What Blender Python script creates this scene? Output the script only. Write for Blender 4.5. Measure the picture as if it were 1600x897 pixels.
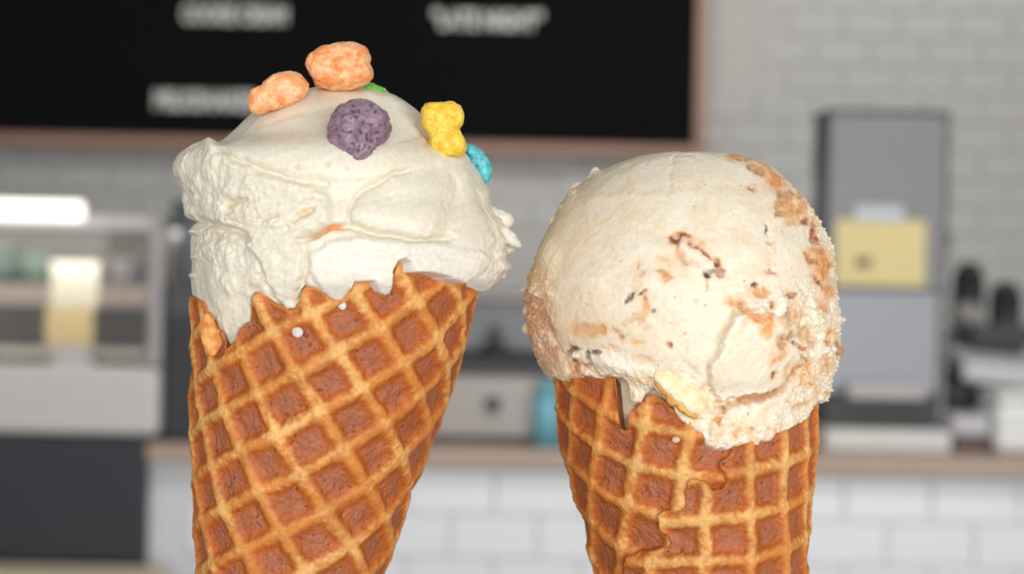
import bpy, bmesh, math, random
import numpy as np
from mathutils import Vector, Matrix

for o in list(bpy.data.objects):
    bpy.data.objects.remove(o, do_unlink=True)
SC = bpy.context.scene
COL = SC.collection

# ------------------------------------------------------------------ camera
CAM_H = 1.20
ROLL = math.radians(1.1)
FPX = 1600 * 50.0 / 36.0          # focal length in pixels of the 1600 px wide frame
D0 = 0.358                        # distance of the two cones
K = FPX / D0                      # pixels per metre at the cones
cr, sr = math.cos(ROLL), math.sin(ROLL)
cam_data = bpy.data.cameras.new('camera')
cam = bpy.data.objects.new('camera', cam_data)
COL.objects.link(cam)
cam.matrix_world = Matrix(((cr, -sr, 0, 0), (0, 0, -1, 0), (sr, cr, 0, CAM_H), (0, 0, 0, 1)))
cam_data.sensor_width = 36.0
cam_data.lens = 50.0
cam_data.clip_start = 0.01
cam_data.clip_end = 60
cam_data.dof.use_dof = True
cam_data.dof.focus_distance = D0 - 0.022
cam_data.dof.aperture_fstop = 10.0
SC.camera = cam

# ------------------------------------------------------------------ light
SC.view_settings.view_transform = 'Standard'
SC.view_settings.look = 'None'
SC.view_settings.gamma = 1.0
SC.view_settings.use_curve_mapping = False
SC.view_settings.exposure = 0.0
world = bpy.data.worlds.new('daylight')
SC.world = world
world.use_nodes = True
bg = world.node_tree.nodes['Background']
bg.inputs[0].default_value = (0.93, 0.96, 1.0, 1)
bg.inputs[1].default_value = 0.75

def area(name, loc, target, sx, sy, power, color=(1, 1, 1)):
    l = bpy.data.lights.new(name, 'AREA')
    l.shape = 'RECTANGLE'; l.size = sx; l.size_y = sy; l.energy = power; l.color = color
    o = bpy.data.objects.new(name, l); COL.objects.link(o)
    o.location = loc
    d = Vector(target) - Vector(loc)
    o.rotation_euler = d.to_track_quat('-Z', 'Y').to_euler()
    return o
# the shop's glazed front behind the photographer, and the ceiling panels over the counter
area('window_light', (0.9, -2.3, 1.15), (0.0, 0.6, 1.2), 3.2, 1.8, 77, (1.0, 0.985, 0.96))
area('window_light', (-2.2, -1.2, 1.9), (0.0, 0.36, 1.2), 1.4, 1.4, 13, (1.0, 0.99, 0.97))
area('ceiling_light', (0.9, 1.5, 2.72), (0.9, 2.9, 0.9), 3.0, 0.7, 50, (1.0, 0.98, 0.95))

# ------------------------------------------------------------------ helpers
def to_world(F):
    """points of the picture-aligned frame (x right, y away, z up) -> world"""
    F = np.asarray(F, float)
    W = np.empty_like(F)
    W[..., 0] = F[..., 0] * cr - F[..., 2] * sr
    W[..., 1] = F[..., 1]
    W[..., 2] = F[..., 0] * sr + F[..., 2] * cr + CAM_H
    return W
def at(px, py, Y):
    F = np.array([(px - 800) * Y / FPX, Y, (448.5 - py) * Y / FPX])
    return to_world(F)

def lin(c):
    c = np.asarray(c, float) / 255.0
    return np.where(c <= 0.04045, c / 12.92, ((c + 0.055) / 1.055) ** 2.4)
def lin4(c):
    l = lin(c); return (float(l[0]), float(l[1]), float(l[2]), 1.0)

def tag(o, label=None, cat=None, group=None, kind=None):
    if label: o['label'] = label
    if cat: o['category'] = cat
    if group: o['group'] = group
    if kind: o['kind'] = kind
    return o
def link(name, mesh, m, parent=None):
    o = bpy.data.objects.new(name, mesh); COL.objects.link(o)
    if m and not mesh.materials: mesh.materials.append(m)
    if parent: o.parent = parent
    return o
def empty(name, loc, label, cat, group=None):
    o = bpy.data.objects.new(name, None); COL.objects.link(o)
    o.empty_display_size = 0.05
    o.location = loc
    return tag(o, label, cat, group)

# --- numpy gradient noise
_rng = np.random.RandomState(7)
_perm = _rng.permutation(256); _perm = np.concatenate([_perm, _perm, _perm])
_grad = _rng.normal(size=(256, 3)); _grad /= np.linalg.norm(_grad, axis=1)[:, None]
def perlin(P):
    P = np.asarray(P, float)
    I = np.floor(P).astype(np.int64); f = P - I; I &= 255
    u = f * f * f * (f * (f * 6 - 15) + 10)
    out = 0
    for dx in (0, 1):
        wx = u[..., 0] if dx else 1 - u[..., 0]
        for dy in (0, 1):
            wy = u[..., 1] if dy else 1 - u[..., 1]
            for dz in (0, 1):
                wz = u[..., 2] if dz else 1 - u[..., 2]
                h = _perm[_perm[_perm[(I[..., 0] + dx) & 255] + ((I[..., 1] + dy) & 255)] + ((I[..., 2] + dz) & 255)]
                g = _grad[h]
                out = out + wx * wy * wz * (g[..., 0] * (f[..., 0] - dx) + g[..., 1] * (f[..., 1] - dy) + g[..., 2] * (f[..., 2] - dz))
    return out * 1.6
def fbm(P, octv=3, gain=0.5):
    a, s, out = 1.0, 1.0, 0
    for i in range(octv):
        out = out + a * perlin(P * s + 17.3 * i); a *= gain; s *= 2.03
    return out
def sstep(a, b, x):
    t = np.clip((x - a) / (b - a), 0, 1); return t * t * (3 - 2 * t)

def poly_sd(x, y, pts):
    """signed distance to polygon, positive inside"""
    pts = np.asarray(pts, float); n = len(pts)
    d = np.full(x.shape, 1e18); inside = np.zeros(x.shape, bool)
    for i in range(n):
        a = pts[i]; b = pts[(i + 1) % n]
        e = b - a; wx = x - a[0]; wy = y - a[1]
        t = np.clip((wx * e[0] + wy * e[1]) / (e @ e + 1e-9), 0, 1)
        d = np.minimum(d, (wx - e[0] * t) ** 2 + (wy - e[1] * t) ** 2)
        c = ((a[1] <= y) != (b[1] <= y))
        with np.errstate(divide='ignore', invalid='ignore'):
            xi = a[0] + (y - a[1]) * e[0] / (e[1] if abs(e[1]) > 1e-9 else 1e-9)
        inside ^= c & (x < xi)
    d = np.sqrt(d)
    return np.where(inside, d, -d)
def line_d(x, y, pts):
    pts = np.asarray(pts, float); d = np.full(x.shape, 1e18)
    for i in range(len(pts) - 1):
        a = pts[i]; e = pts[i + 1] - a; wx = x - a[0]; wy = y - a[1]
        t = np.clip((wx * e[0] + wy * e[1]) / (e @ e + 1e-9), 0, 1)
        d = np.minimum(d, (wx - e[0] * t) ** 2 + (wy - e[1] * t) ** 2)
    return np.sqrt(d)
def gsmooth(a, s):
    r = int(s * 3) + 1; k = np.exp(-0.5 * (np.arange(-r, r + 1) / s) ** 2); k /= k.sum()
    return np.convolve(np.pad(a, r, mode='edge'), k, mode='valid')

def azimuths(nf, nb):
    tf = np.linspace(0, math.pi, nf, endpoint=False)
    tb = np.linspace(math.pi, 2 * math.pi, nb, endpoint=False)
    return np.concatenate([tf, tb])
def slices(py, cx, hw, hd, t):
    """rings of ellipses: picture rows py, centres cx and half widths hw (pixels at distance D0)"""
    S, C = np.sin(t), np.cos(t)
    X = (cx[:, None] - 800 + hw[:, None] * C[None]) / K
    Y = D0 - hd[:, None] * S[None] / K
    Z = np.broadcast_to(((448.5 - py) / K)[:, None], X.shape)
    return np.stack([X, Y, Z], -1)
def project(F):
    y = D0 - np.abs(F[..., 1] - D0)
    return 800 + FPX * F[..., 0] / y, 448.5 - FPX * F[..., 2] / y
def grid_normals(V):
    du = np.roll(V, -1, 1) - np.roll(V, 1, 1)
    dv = np.gradient(V, axis=0)
    n = np.cross(du, dv)
    l = np.linalg.norm(n, axis=-1, keepdims=True)
    n = n / np.maximum(l, 1e-12)
    c = V.mean(axis=1, keepdims=True)
    if ((V - c) * n).sum() < 0: n = -n
    return n
def grid_mesh(name, V, colors, cap_top=True, cap_bottom=True):
    """V[r,c,3] in picture frame -> closed tube mesh with a colour attribute"""
    R, Cn = V.shape[:2]
    verts = to_world(V).reshape(-1, 3); cols = colors.reshape(-1, 3)
    r = np.arange(R - 1)[:, None]; c = np.arange(Cn)[None]
    c2 = (c + 1) % Cn
    q = np.stack(np.broadcast_arrays(r * Cn + c, (r + 1) * Cn + c, (r + 1) * Cn + c2, r * Cn + c2), -1).reshape(-1, 4)
    extra, tris = [], []
    for flag, row, flip in ((cap_top, 0, False), (cap_bottom, R - 1, True)):
        if flag:
            ctr = verts.reshape(R, Cn, 3)[row].mean(0); extra.append((ctr, colors[row].mean(0)))
            k = R * Cn + len(extra) - 1
            a = row * Cn + np.arange(Cn); b = row * Cn + (np.arange(Cn) + 1) % Cn
            tri = np.stack([np.full(Cn, k), a, b], -1) if not flip else np.stack([np.full(Cn, k), b, a], -1)
            tris.append(tri)
    if extra:
        verts = np.vstack([verts, [e[0] for e in extra]]); cols = np.vstack([cols, [e[1] for e in extra]])
    T = np.vstack(tris) if tris else np.zeros((0, 3), int)
    me = bpy.data.meshes.new(name)
    me.vertices.add(len(verts)); me.vertices.foreach_set('co', verts.astype(np.float32).ravel())
    loops = np.concatenate([q.ravel(), T.ravel()]).astype(np.int32)
    starts = np.concatenate([np.arange(len(q)) * 4, len(q) * 4 + np.arange(len(T)) * 3]).astype(np.int32)
    me.loops.add(len(loops)); me.loops.foreach_set('vertex_index', loops)
    me.polygons.add(len(starts)); me.polygons.foreach_set('loop_start', starts)
    me.update(calc_edges=True); me.validate()
    me.polygons.foreach_set('use_smooth', np.ones(len(starts), bool))
    at_ = me.color_attributes.new('tint', 'FLOAT_COLOR', 'POINT')
    at_.data.foreach_set('color', np.hstack([cols, np.ones((len(cols), 1))]).astype(np.float32).ravel())
    return me

# --- materials
def new_mat(name):
    m = bpy.data.materials.new(name); m.use_nodes = True
    nt = m.node_tree; b = nt.nodes['Principled BSDF']
    return m, nt, b
def mat(name, col, rough=0.5, metal=0.0, var=0.06, scale=30.0, bump=0.0, spec=0.5, emit=None, estr=1.0):
    m, nt, b = new_mat(name)
    tc = nt.nodes.new('ShaderNodeTexCoord'); nz = nt.nodes.new('ShaderNodeTexNoise')
    nz.inputs['Scale'].default_value = scale; nz.inputs['Detail'].default_value = 4
    nt.links.new(tc.outputs['Object'], nz.inputs['Vector'])
    rp = nt.nodes.new('ShaderNodeMixRGB'); rp.blend_type = 'MIX'
    c = lin4(col)
    rp.inputs[1].default_value = tuple(x * (1 - var) for x in c[:3]) + (1,)
    rp.inputs[2].default_value = tuple(min(1, x * (1 + var)) for x in c[:3]) + (1,)
    nt.links.new(nz.outputs[0], rp.inputs[0]); nt.links.new(rp.outputs[0], b.inputs['Base Color'])
    b.inputs['Roughness'].default_value = rough; b.inputs['Metallic'].default_value = metal
    b.inputs['Specular IOR Level'].default_value = spec
    if bump:
        bp = nt.nodes.new('ShaderNodeBump'); bp.inputs['Strength'].default_value = bump; bp.inputs['Distance'].default_value = 0.002
        nt.links.new(nz.outputs[0], bp.inputs['Height']); nt.links.new(bp.outputs[0], b.inputs['Normal'])
    if emit:
        b.inputs['Emission Color'].default_value = lin4(emit); b.inputs['Emission Strength'].default_value = estr
    return m
def food_mat(name, rough, sss, sscale, sscol, bumps, spec=0.4):
    """vertex tint x fine noise, subsurface, layered bump"""
    m, nt, b = new_mat(name)
    tc = nt.nodes.new('ShaderNodeTexCoord')
    a = nt.nodes.new('ShaderNodeAttribute'); a.attribute_name = 'tint'
    nz = nt.nodes.new('ShaderNodeTexNoise'); nz.inputs['Scale'].default_value = 900; nz.inputs['Detail'].default_value = 5
    nt.links.new(tc.outputs['Object'], nz.inputs['Vector'])
    mr = nt.nodes.new('ShaderNodeMapRange'); mr.inputs[1].default_value = 0.3; mr.inputs[2].default_value = 0.7
    mr.inputs[3].default_value = 0.93; mr.inputs[4].default_value = 1.05
    nt.links.new(nz.outputs[0], mr.inputs[0])
    mx = nt.nodes.new('ShaderNodeVectorMath'); mx.operation = 'SCALE'
    nt.links.new(a.outputs['Color'], mx.inputs[0]); nt.links.new(mr.outputs[0], mx.inputs['Scale'])
    nt.links.new(mx.outputs[0], b.inputs['Base Color'])
    b.inputs['Roughness'].default_value = rough; b.inputs['Specular IOR Level'].default_value = spec
    b.inputs['Subsurface Weight'].default_value = sss
    b.inputs['Subsurface Scale'].default_value = sscale
    b.inputs['Subsurface Radius'].default_value = sscol
    prev = None
    for sc_, st, dist in bumps:
        n2 = nt.nodes.new('ShaderNodeTexNoise'); n2.inputs['Scale'].default_value = sc_; n2.inputs['Detail'].default_value = 4
        nt.links.new(tc.outputs['Object'], n2.inputs['Vector'])
        bp = nt.nodes.new('ShaderNodeBump'); bp.inputs['Strength'].default_value = st; bp.inputs['Distance'].default_value = dist
        nt.links.new(n2.outputs[0], bp.inputs['Height'])
        if prev: nt.links.new(prev.outputs[0], bp.inputs['Normal'])
        prev = bp
    nt.links.new(prev.outputs[0], b.inputs['Normal'])
    return m
def wood_mat(name, c1, c2, scale=6):
    m, nt, b = new_mat(name)
    tc = nt.nodes.new('ShaderNodeTexCoord'); mp = nt.nodes.new('ShaderNodeMapping'); mp.inputs['Scale'].default_value = (1, 14, 14)
    nz = nt.nodes.new('ShaderNodeTexNoise'); nz.inputs['Scale'].default_value = scale; nz.inputs['Detail'].default_value = 6
    rp = nt.nodes.new('ShaderNodeMixRGB'); rp.inputs[1].default_value = lin4(c1); rp.inputs[2].default_value = lin4(c2)
    nt.links.new(tc.outputs['Object'], mp.inputs[0]); nt.links.new(mp.outputs[0], nz.inputs[0])
    nt.links.new(nz.outputs[0], rp.inputs[0]); nt.links.new(rp.outputs[0], b.inputs['Base Color'])
    b.inputs['Roughness'].default_value = 0.45
    return m

# --- box helper: bevelled box into a bmesh
def bx(bm, lo, hi, bev=0.0, seg=2):
    lo = np.minimum(lo, hi); hi2 = np.maximum(lo, hi)
    r = bmesh.ops.create_cube(bm, size=1)
    vs = r['verts']
    for v in vs:
        v.co = Vector([lo[i] + (v.co[i] + 0.5) * (hi2[i] - lo[i]) for i in range(3)])
    if bev > 0:
        es = list({e for v in vs for e in v.link_edges})
        bmesh.ops.bevel(bm, geom=es, offset=bev, segments=seg, affect='EDGES', profile=0.5)
def cyl(bm, p0, p1, r0, r1=None, n=24):
    r1 = r0 if r1 is None else r1
    p0 = Vector(p0); p1 = Vector(p1); d = p1 - p0
    M = Matrix.Translation((p0 + p1) / 2) @ d.to_track_quat('Z', 'Y').to_matrix().to_4x4()
    bmesh.ops.create_cone(bm, cap_ends=True, segments=n, radius1=r0, radius2=r1, depth=d.length, matrix=M)
def done(name, bm, m, parent=None, smooth=False):
    me = bpy.data.meshes.new(name)
    if parent is not None and parent.type == 'EMPTY':
        bmesh.ops.translate(bm, verts=bm.verts, vec=-Vector(parent.location))
    bm.to_mesh(me); bm.free()
    if smooth:
        for p in me.polygons: p.use_smooth = True
    return link(name, me, m, parent)
def box(name, lo, hi, m, parent=None, bev=0.0, seg=2):
    bm = bmesh.new(); bx(bm, np.array(lo, float), np.array(hi, float), bev, seg)
    return done(name, bm, m, parent)
def pbox(px0, py0, px1, py1, Y, depth):
    """box whose front face fills a picture rectangle at distance Y, reaching depth behind it"""
    cy = (py0 + py1) / 2; cx = (px0 + px1) / 2
    x0 = at(px0, cy, Y)[0]; x1 = at(px1, cy, Y)[0]
    z0 = at(cx, py1, Y)[2]; z1 = at(cx, py0, Y)[2]
    return (x0, Y, z0), (x1, Y + depth, z1)

# ================================================================== ROOM
M_plaster = mat('plaster', (205, 203, 198), 0.8)
M_grout_w = mat('wall_grout', (196, 194, 190), 0.85)
M_tile_w = mat('wall_tile', (182, 181, 178), 0.30, var=0.05, scale=3)
M_grout_c = mat('counter_grout', (202, 204, 208), 0.8)
M_tile_c = mat('counter_tile', (222, 224, 228), 0.25, var=0.03, scale=4)
M_ceil = mat('ceiling_paint', (120, 119, 117), 0.85)
M_floor = mat('floor_tiles', (120, 116, 112), 0.5, var=0.15, scale=3)
YW = 3.80; YC = 2.44
tag(box('floor', (-3.2, -2.4, -0.05), (3.6, YW + 0.1, 0), M_floor), kind='structure')
tag(box('ceiling', (-3.2, -2.4, 2.80), (3.6, YW + 0.1, 2.85), M_ceil), kind='structure')
wall = tag(box('wall_back', (-3.2, YW + 0.006, 0), (3.6, YW + 0.1, 2.8), M_grout_w), kind='structure')
tag(box('wall_left', (-3.25, -2.4, 0), (-3.2, YW + 0.1, 2.8), M_plaster), kind='structure')
tag(box('wall_right', (3.6, -2.4, 0), (3.65, YW + 0.1, 2.8), M_plaster), kind='structure')

def tile_mesh(name, w, h, d):
    bm = bmesh.new(); bx(bm, np.array((-w / 2, 0, -h / 2)), np.array((w / 2, d, h / 2)), 0.0015, 1)
    me = bpy.data.meshes.new(name); bm.to_mesh(me); bm.free(); return me
random.seed(3)
tm = tile_mesh('tile', 0.147, 0.0715, 0.008); tm.materials.append(M_tile_w)
PW, PH = 0.150, 0.0747
z_top = at(1300, 15, YW)[2] + 0.002
for r in range(13):
    z = z_top - r * PH - PH / 2 + PH
    for c in range(-3, 8 + 3):
        if r < 4 and c < 1: continue
        x = 0.72 + (c - 1) * PW + (PW / 2 if r % 2 else 0)
        if x > 1.52 or x < (-0.02): continue
        o = link('tile', tm, None, wall)
        o.location = (x, YW + random.uniform(-0.0006, 0.0006), z)
        o.rotation_euler = (random.uniform(-.004, .004), 0, random.uniform(-.003, .003))
# the strip of wall under the board, left part
for r in range(5, 9):
    z = z_top - r * PH - PH / 2 + PH
    for c in range(-14, 1):
        x = 0.72 + (c - 1) * PW + (PW / 2 if r % 2 else 0)
        if x >= -0.02 or x < -1.5: continue
        o = link('tile', tm, None, wall)
        o.location = (x, YW + random.uniform(-0.0006, 0.0006), z)
        o.rotation_euler = (random.uniform(-.004, .004), 0, random.uniform(-.003, .003))

# ------------------------------------------------------------------ menu board
M_black = mat('board_black', (19, 19, 19), 0.9, var=0.05, spec=0.1)
M_frame = wood_mat('board_frame_wood', (158, 118, 98), (172, 134, 115))
M_letter = mat('letter_white', (225, 225, 220), 0.6)
YB = 3.70
c0 = at(1084, 228, YB)
bx0 = at(-160, 221, YB)[0]; bz1 = c0[2] + 0.95
board = empty('menu_board', (0, YB, c0[2]), 'large black menu board in a thin pinkish wooden frame hanging on the tiled back wall', 'menu board')
box('panel', (bx0, YB, c0[2]), (c0[0], YB + 0.02, bz1), M_black, board, 0.001)
fw = 0.030
box('frame', (bx0 - fw, YB - 0.008, c0[2] - fw), (c0[0] + fw, YB + 0.095, c0[2]), M_frame, board, 0.002)
box('frame', (c0[0], YB - 0.008, c0[2] + 0.0005), (c0[0] + fw, YB + 0.095, bz1), M_frame, board, 0.002)
box('frame', (bx0 - fw, YB - 0.008, c0[2] + 0.0005), (bx0, YB + 0.095, bz1), M_frame, board, 0.002)
box('frame', (bx0 - fw, YB - 0.008, bz1 + 0.0005), (c0[0] + fw, YB + 0.095, bz1 + fw), M_frame, board, 0.002)
def text(body, px0, px1, py0, py1, Y):
    cu = bpy.data.curves.new('lettering', 'FONT'); cu.body = body; cu.size = 0.05
    cu.extrude = 0.001; cu.offset = 0.0022; cu.resolution_u = 3
    o = bpy.data.objects.new('tmp', cu); COL.objects.link(o)
    bpy.context.view_layer.update()
    me = bpy.data.meshes.new_from_object(o.evaluated_get(bpy.context.evaluated_depsgraph_get()))
    bpy.data.objects.remove(o, do_unlink=True)
    n = len(me.vertices); co = np.zeros(n * 3); me.vertices.foreach_get('co', co); co = co.reshape(-1, 3)
    lo, hi = co.min(0), co.max(0)
    a, b = at(px0, py1, Y), at(px1, py0, Y)
    q = np.zeros_like(co)
    q[:, 0] = a[0] + (co[:, 0] - lo[0]) / (hi[0] - lo[0]) * (b[0] - a[0])
    q[:, 2] = a[2] + (co[:, 1] - lo[1]) / (hi[1] - lo[1]) * (at(px0, py0, Y)[2] - a[2])
    q[:, 1] = Y - (co[:, 2] - lo[2])
    q -= np.array(board.location)
    me.vertices.foreach_set('co', q.ravel()); me.update()
    me.materials.clear()
    return link('lettering', me, M_letter, board)
text('COOKIE CREAM', 284, 449, 6, 36, YB - 0.0005)
text('"LATE NIGHT"', 676, 848, 14, 45, YB - 0.0005)
text('MILKSHAKES AND', 241, 470, 140, 171, YB - 0.0005)

# ------------------------------------------------------------------ counter
M_ctop = wood_mat('counter_wood', (156, 136, 122), (176, 156, 142))
cz1 = at(1300, 712, YC - 0.02)[2]; cz0 = at(1300, 744, YC - 0.02)[2]
cnt = empty('service_counter', (1.0, YC, 0), 'long service counter faced in white subway tiles with a wooden top', 'counter')
x_left = at(232, 760, YC)[0]
box('countertop', (x_left, YC - 0.02, cz0), (3.2, YC + 0.62, cz1), M_ctop, cnt, 0.003)
body = box('counter_body', (x_left, YC + 0.006, 0), (3.2, YC + 0.6, cz0), M_grout_c, cnt)
tc_ = tile_mesh('tile', 0.1465, 0.0725, 0.008); tc_.materials.append(M_tile_c)
CW, CH = 0.1500, 0.0760
for r in range(4):
    z = cz0 - 0.004 - CH * (r + 0.5)
    for c in range(-9, 9):
        x = at(773, 760, YC)[0] + CW * (c + 0.5) + (CW / 2 if r % 2 else 0)
        if x < x_left + 0.07 or x > 1.05: continue
        o = link('tile', tc_, None, cnt)
        o.location = Vector((x, YC + random.uniform(-0.0006, 0.0006), z)) - Vector(cnt.location)
        o.rotation_euler = (random.uniform(-.006, .006), 0, random.uniform(-.004, .004))

# ------------------------------------------------------------------ display case (left)
M_case = mat('case_metal', (158, 152, 152), 0.4, metal=0.2)
M_case_l = mat('case_sill', (194, 191, 188), 0.35)
M_slate = mat('slate_panel', (36, 41, 47), 0.45, var=0.3, scale=4)
M_beige = mat('beige_shelf', (184, 174, 162), 0.6, var=0.12, scale=8)
M_brown = mat('brown_shelf', (132, 118, 108), 0.6, var=0.12, scale=8)
M_green = mat('green_tub', (140, 170, 140), 0.5)
M_dgreen = mat('dark_green_lid', (84, 118, 92), 0.5)
M_cream = mat('card_cream', (218, 208, 186), 0.7)
M_ycard = mat('card_yellow', (214, 188, 130), 0.7)
M_tube = mat('tube_light', (255, 250, 240), 0.5, emit=(255, 248, 236), estr=1.6)
YD = 2.41
lo, hi = pbox(-260, 300, 250, 661, YD, 0.55)
case = empty('display_case', ((lo[0] + hi[0]) / 2, YD, 0), 'glass fronted ice cream display case on a dark slate base at the left', 'display case')
zb = lo[2]
# base cabinet and sill
zl = at(100, 880, YD)[2]
box('base', (lo[0], YD + 0.01, zl), (x_left - 0.001, YD + 0.55, zb - 0.02), M_slate, case, 0.004)
box('plinth', (lo[0], YD + 0.03, 0.0), (at(222, 780, YD)[0], YD + 0.55, zl), M_slate, case)
zs1 = at(100, 572, YD)[2]
box('sill', (lo[0], YD, zb - 0.018), (hi[0], YD + 0.05, zs1), M_case_l, case, 0.012, 3)
zt = at(100, 336, YD)[2]; zt0 = at(100, 358, YD)[2]
box('top_rail', (lo[0], YD, zt0), (hi[0] - 0.02, YD + 0.03, zt), M_case_l, case, 0.003)
box('corner_post', (hi[0] - 0.022, YD, zs1), (hi[0] + 0.002, YD + 0.03, zt), M_case, case, 0.005)
box('corner_post', (hi[0] - 0.022, YD + 0.5, zs1), (hi[0] + 0.002, YD + 0.53, zt), M_case, case, 0.005)
box('roof', (lo[0], YD + 0.031, zt - 0.012), (hi[0] - 0.02, YD + 0.54, zt), M_case, case, 0.002)
box('back_panel', (lo[0], YD + 0.5, zb), (hi[0] - 0.023, YD + 0.51, zt - 0.013), M_beige, case)
box('case_floor', (lo[0], YD + 0.051, zb), (hi[0] - 0.023, YD + 0.49, zb + 0.02), M_case_l, case)
z = at(100, 478, YD + 0.2)[2]
box('shelf', (lo[0], YD + 0.18, z), (hi[0] - 0.023, YD + 0.48, z + 0.04), M_brown, case, 0.002)
z = at(100, 560, YD + 0.1)[2]
box('shelf', (lo[0], YD + 0.10, z), (hi[0] - 0.023, YD + 0.48, z + 0.012), M_beige, case, 0.002)
gm, nt, b = new_mat('case_glass')
b.inputs['Base Color'].default_value = (0.96, 0.97, 0.97, 1); b.inputs['Roughness'].default_value = 0.02
b.inputs['Transmission Weight'].default_value = 1.0; b.inputs['IOR'].default_value = 1.45
box('glass_pane', (lo[0], YD + 0.008, zs1 + 0.001), (hi[0] - 0.023, YD + 0.012, zt0 - 0.001), gm, case)
# fluorescent tube on the top rail
bm = bmesh.new()
zz = at(60, 329, YD - 0.02)[2]
cyl(bm, (lo[0], YD - 0.02, zz), (at(128, 329, YD - 0.02)[0], YD - 0.02, zz), 0.0165, n=20)
tube = done('tube_lamp', bm, M_tube, case, True)
bm = bmesh.new(); bx(bm, np.array((lo[0], YD - 0.004, zz - 0.012)), np.array((at(132, 329, YD)[0], YD + 0.02, zz + 0.014)), 0.002)
done('lamp_holder', bm, M_case, case)

area('case_fill_light', ((lo[0] + hi[0]) / 2, YD + 0.04, zt - 0.02), ((lo[0] + hi[0]) / 2, YD + 0.2, zb), 0.6, 0.04, 1.3, (1.0, 0.97, 0.92))  # added unseen light under the roof, brightens the inside the tube leaves dark

zsh = at(100, 478, YD + 0.2)[2] + 0.04
def tub_on(pxc, wpx, hh, Y, zfloor, m, lid, label):
    cx = at(pxc, 420, Y)[0]; r = wpx * Y / FPX / 2
    t = empty('ice_cream_tub', (cx, Y, zfloor), label, 'tub', 'tubs inside the display case')
    bm = bmesh.new(); cyl(bm, (cx, Y, zfloor), (cx, Y, zfloor + hh * 0.8), r * 0.88, r * 0.97, 32); done('tub_body', bm, m, t, True)
    bm = bmesh.new(); cyl(bm, (cx, Y, zfloor + hh * 0.8), (cx, Y, zfloor + hh), r, r * 0.98, 32); done('lid', bm, lid, t, True)
tub_on(-10, 90, 0.075, YD + 0.32, zsh, M_dgreen, M_green, 'pale green lidded tub at the left end of the upper shelf in the display case')
tub_on(64, 60, 0.055, YD + 0.30, zsh, M_dgreen, M_green, 'smaller green lidded tub behind the cream price card in the display case')
tub_on(196, 62, 0.05, YD + 0.32, zsh, M_case, M_case_l, 'pale grey tub at the right end of the upper shelf in the display case')

# price card standing inside the case
lo2, hi2 = pbox(76, 409, 152, 540, YD + 0.07, 0.004)
card = empty('price_card', ((lo2[0] + hi2[0]) / 2, YD + 0.07, lo2[2]), 'cream and yellow price card standing behind the glass of the display case', 'card')
zm = at(110, 480, YD + 0.07)[2]
box('card_top', (lo2[0] + 0.004, YD + 0.07, zm + 0.001), (hi2[0] + 0.002, YD + 0.074, hi2[2]), M_cream, card, 0.001)
box('card_bottom', (lo2[0] - 0.004, YD + 0.068, lo2[2]), (hi2[0] - 0.006, YD + 0.074, zm), M_ycard, card, 0.001)
box('card_stand', (lo2[0] + 0.01, YD + 0.07, zb + 0.02), (hi2[0] - 0.01, YD + 0.10, lo2[2] - 0.0005), M_case_l, card, 0.001)
# beige ledge in front of the case foot
M_ledge = mat('ledge_beige', (196, 184, 160), 0.6)
zl1 = at(100, 881, 2.40)[2]
led = empty('bench', (at(0, 881, 2.2)[0], 2.2, 0), 'pale beige bench top in front of the dark base of the display case', 'bench')
xl0, xl1 = at(-250, 881, 2.2)[0], at(215, 881, 2.2)[0]
box('bench_top', (xl0, 2.28, zl1 - 0.03), (xl1, 2.40, zl1), M_ledge, led, 0.004)
for xx in (xl0 + 0.03, xl1 - 0.06):
    for yy in (2.29, 2.35):
        box('leg', (xx, yy, 0), (xx + 0.03, yy + 0.03, zl1 - 0.03), M_ledge, led, 0.002)

# ------------------------------------------------------------------ things on the counter
M_dark = mat('black_plastic', (38, 40, 44), 0.45)
M_dark2 = mat('charcoal_plastic', (66, 67, 70), 0.4)
M_steel = mat('brushed_steel', (142, 136, 132), 0.38, metal=0.35, var=0.08, scale=12)
M_smoke = mat('smoked_panel', (92, 95, 100), 0.3)
M_teal = mat('teal_plastic', (104, 166, 182), 0.4)
ztop = cz1
def onc(px0, py0, px1, Y, depth):
    x0 = at(px0, 560, Y)[0]; x1 = at(px1, 560, Y)[0]
    z1 = at((px0 + px1) / 2, py0, Y)[2]
    return x0, x1, z1
Y1 = 2.52
Y1 = 2.43
x0, x1, z1 = onc(253, 312, 400, Y1, .2)
ap = empty('countertop_appliance', ((x0 + x1) / 2, Y1, ztop), 'tall black appliance standing on the counter beside the display case', 'appliance')
zmid = at(280, 440, Y1)[2]
box('body', (x0, Y1, ztop), (x1, Y1 + 0.26, zmid), M_dark, ap, 0.01, 3)
box('column', (x0 + 0.004, Y1 + 0.02, zmid), (x0 + 0.03, Y1 + 0.24, z1), M_dark2, ap, 0.006, 3)
box('window', (x0 + 0.031, Y1 + 0.03, zmid), (x1 - 0.01, Y1 + 0.22, z1 - 0.01), M_smoke, ap, 0.004)
box('base_cap', (x0 + 0.008, Y1 - 0.004, zmid - 0.06), (x1 - 0.01, Y1 - 0.0005, zmid - 0.012), M_dark2, ap, 0.001)

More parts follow.
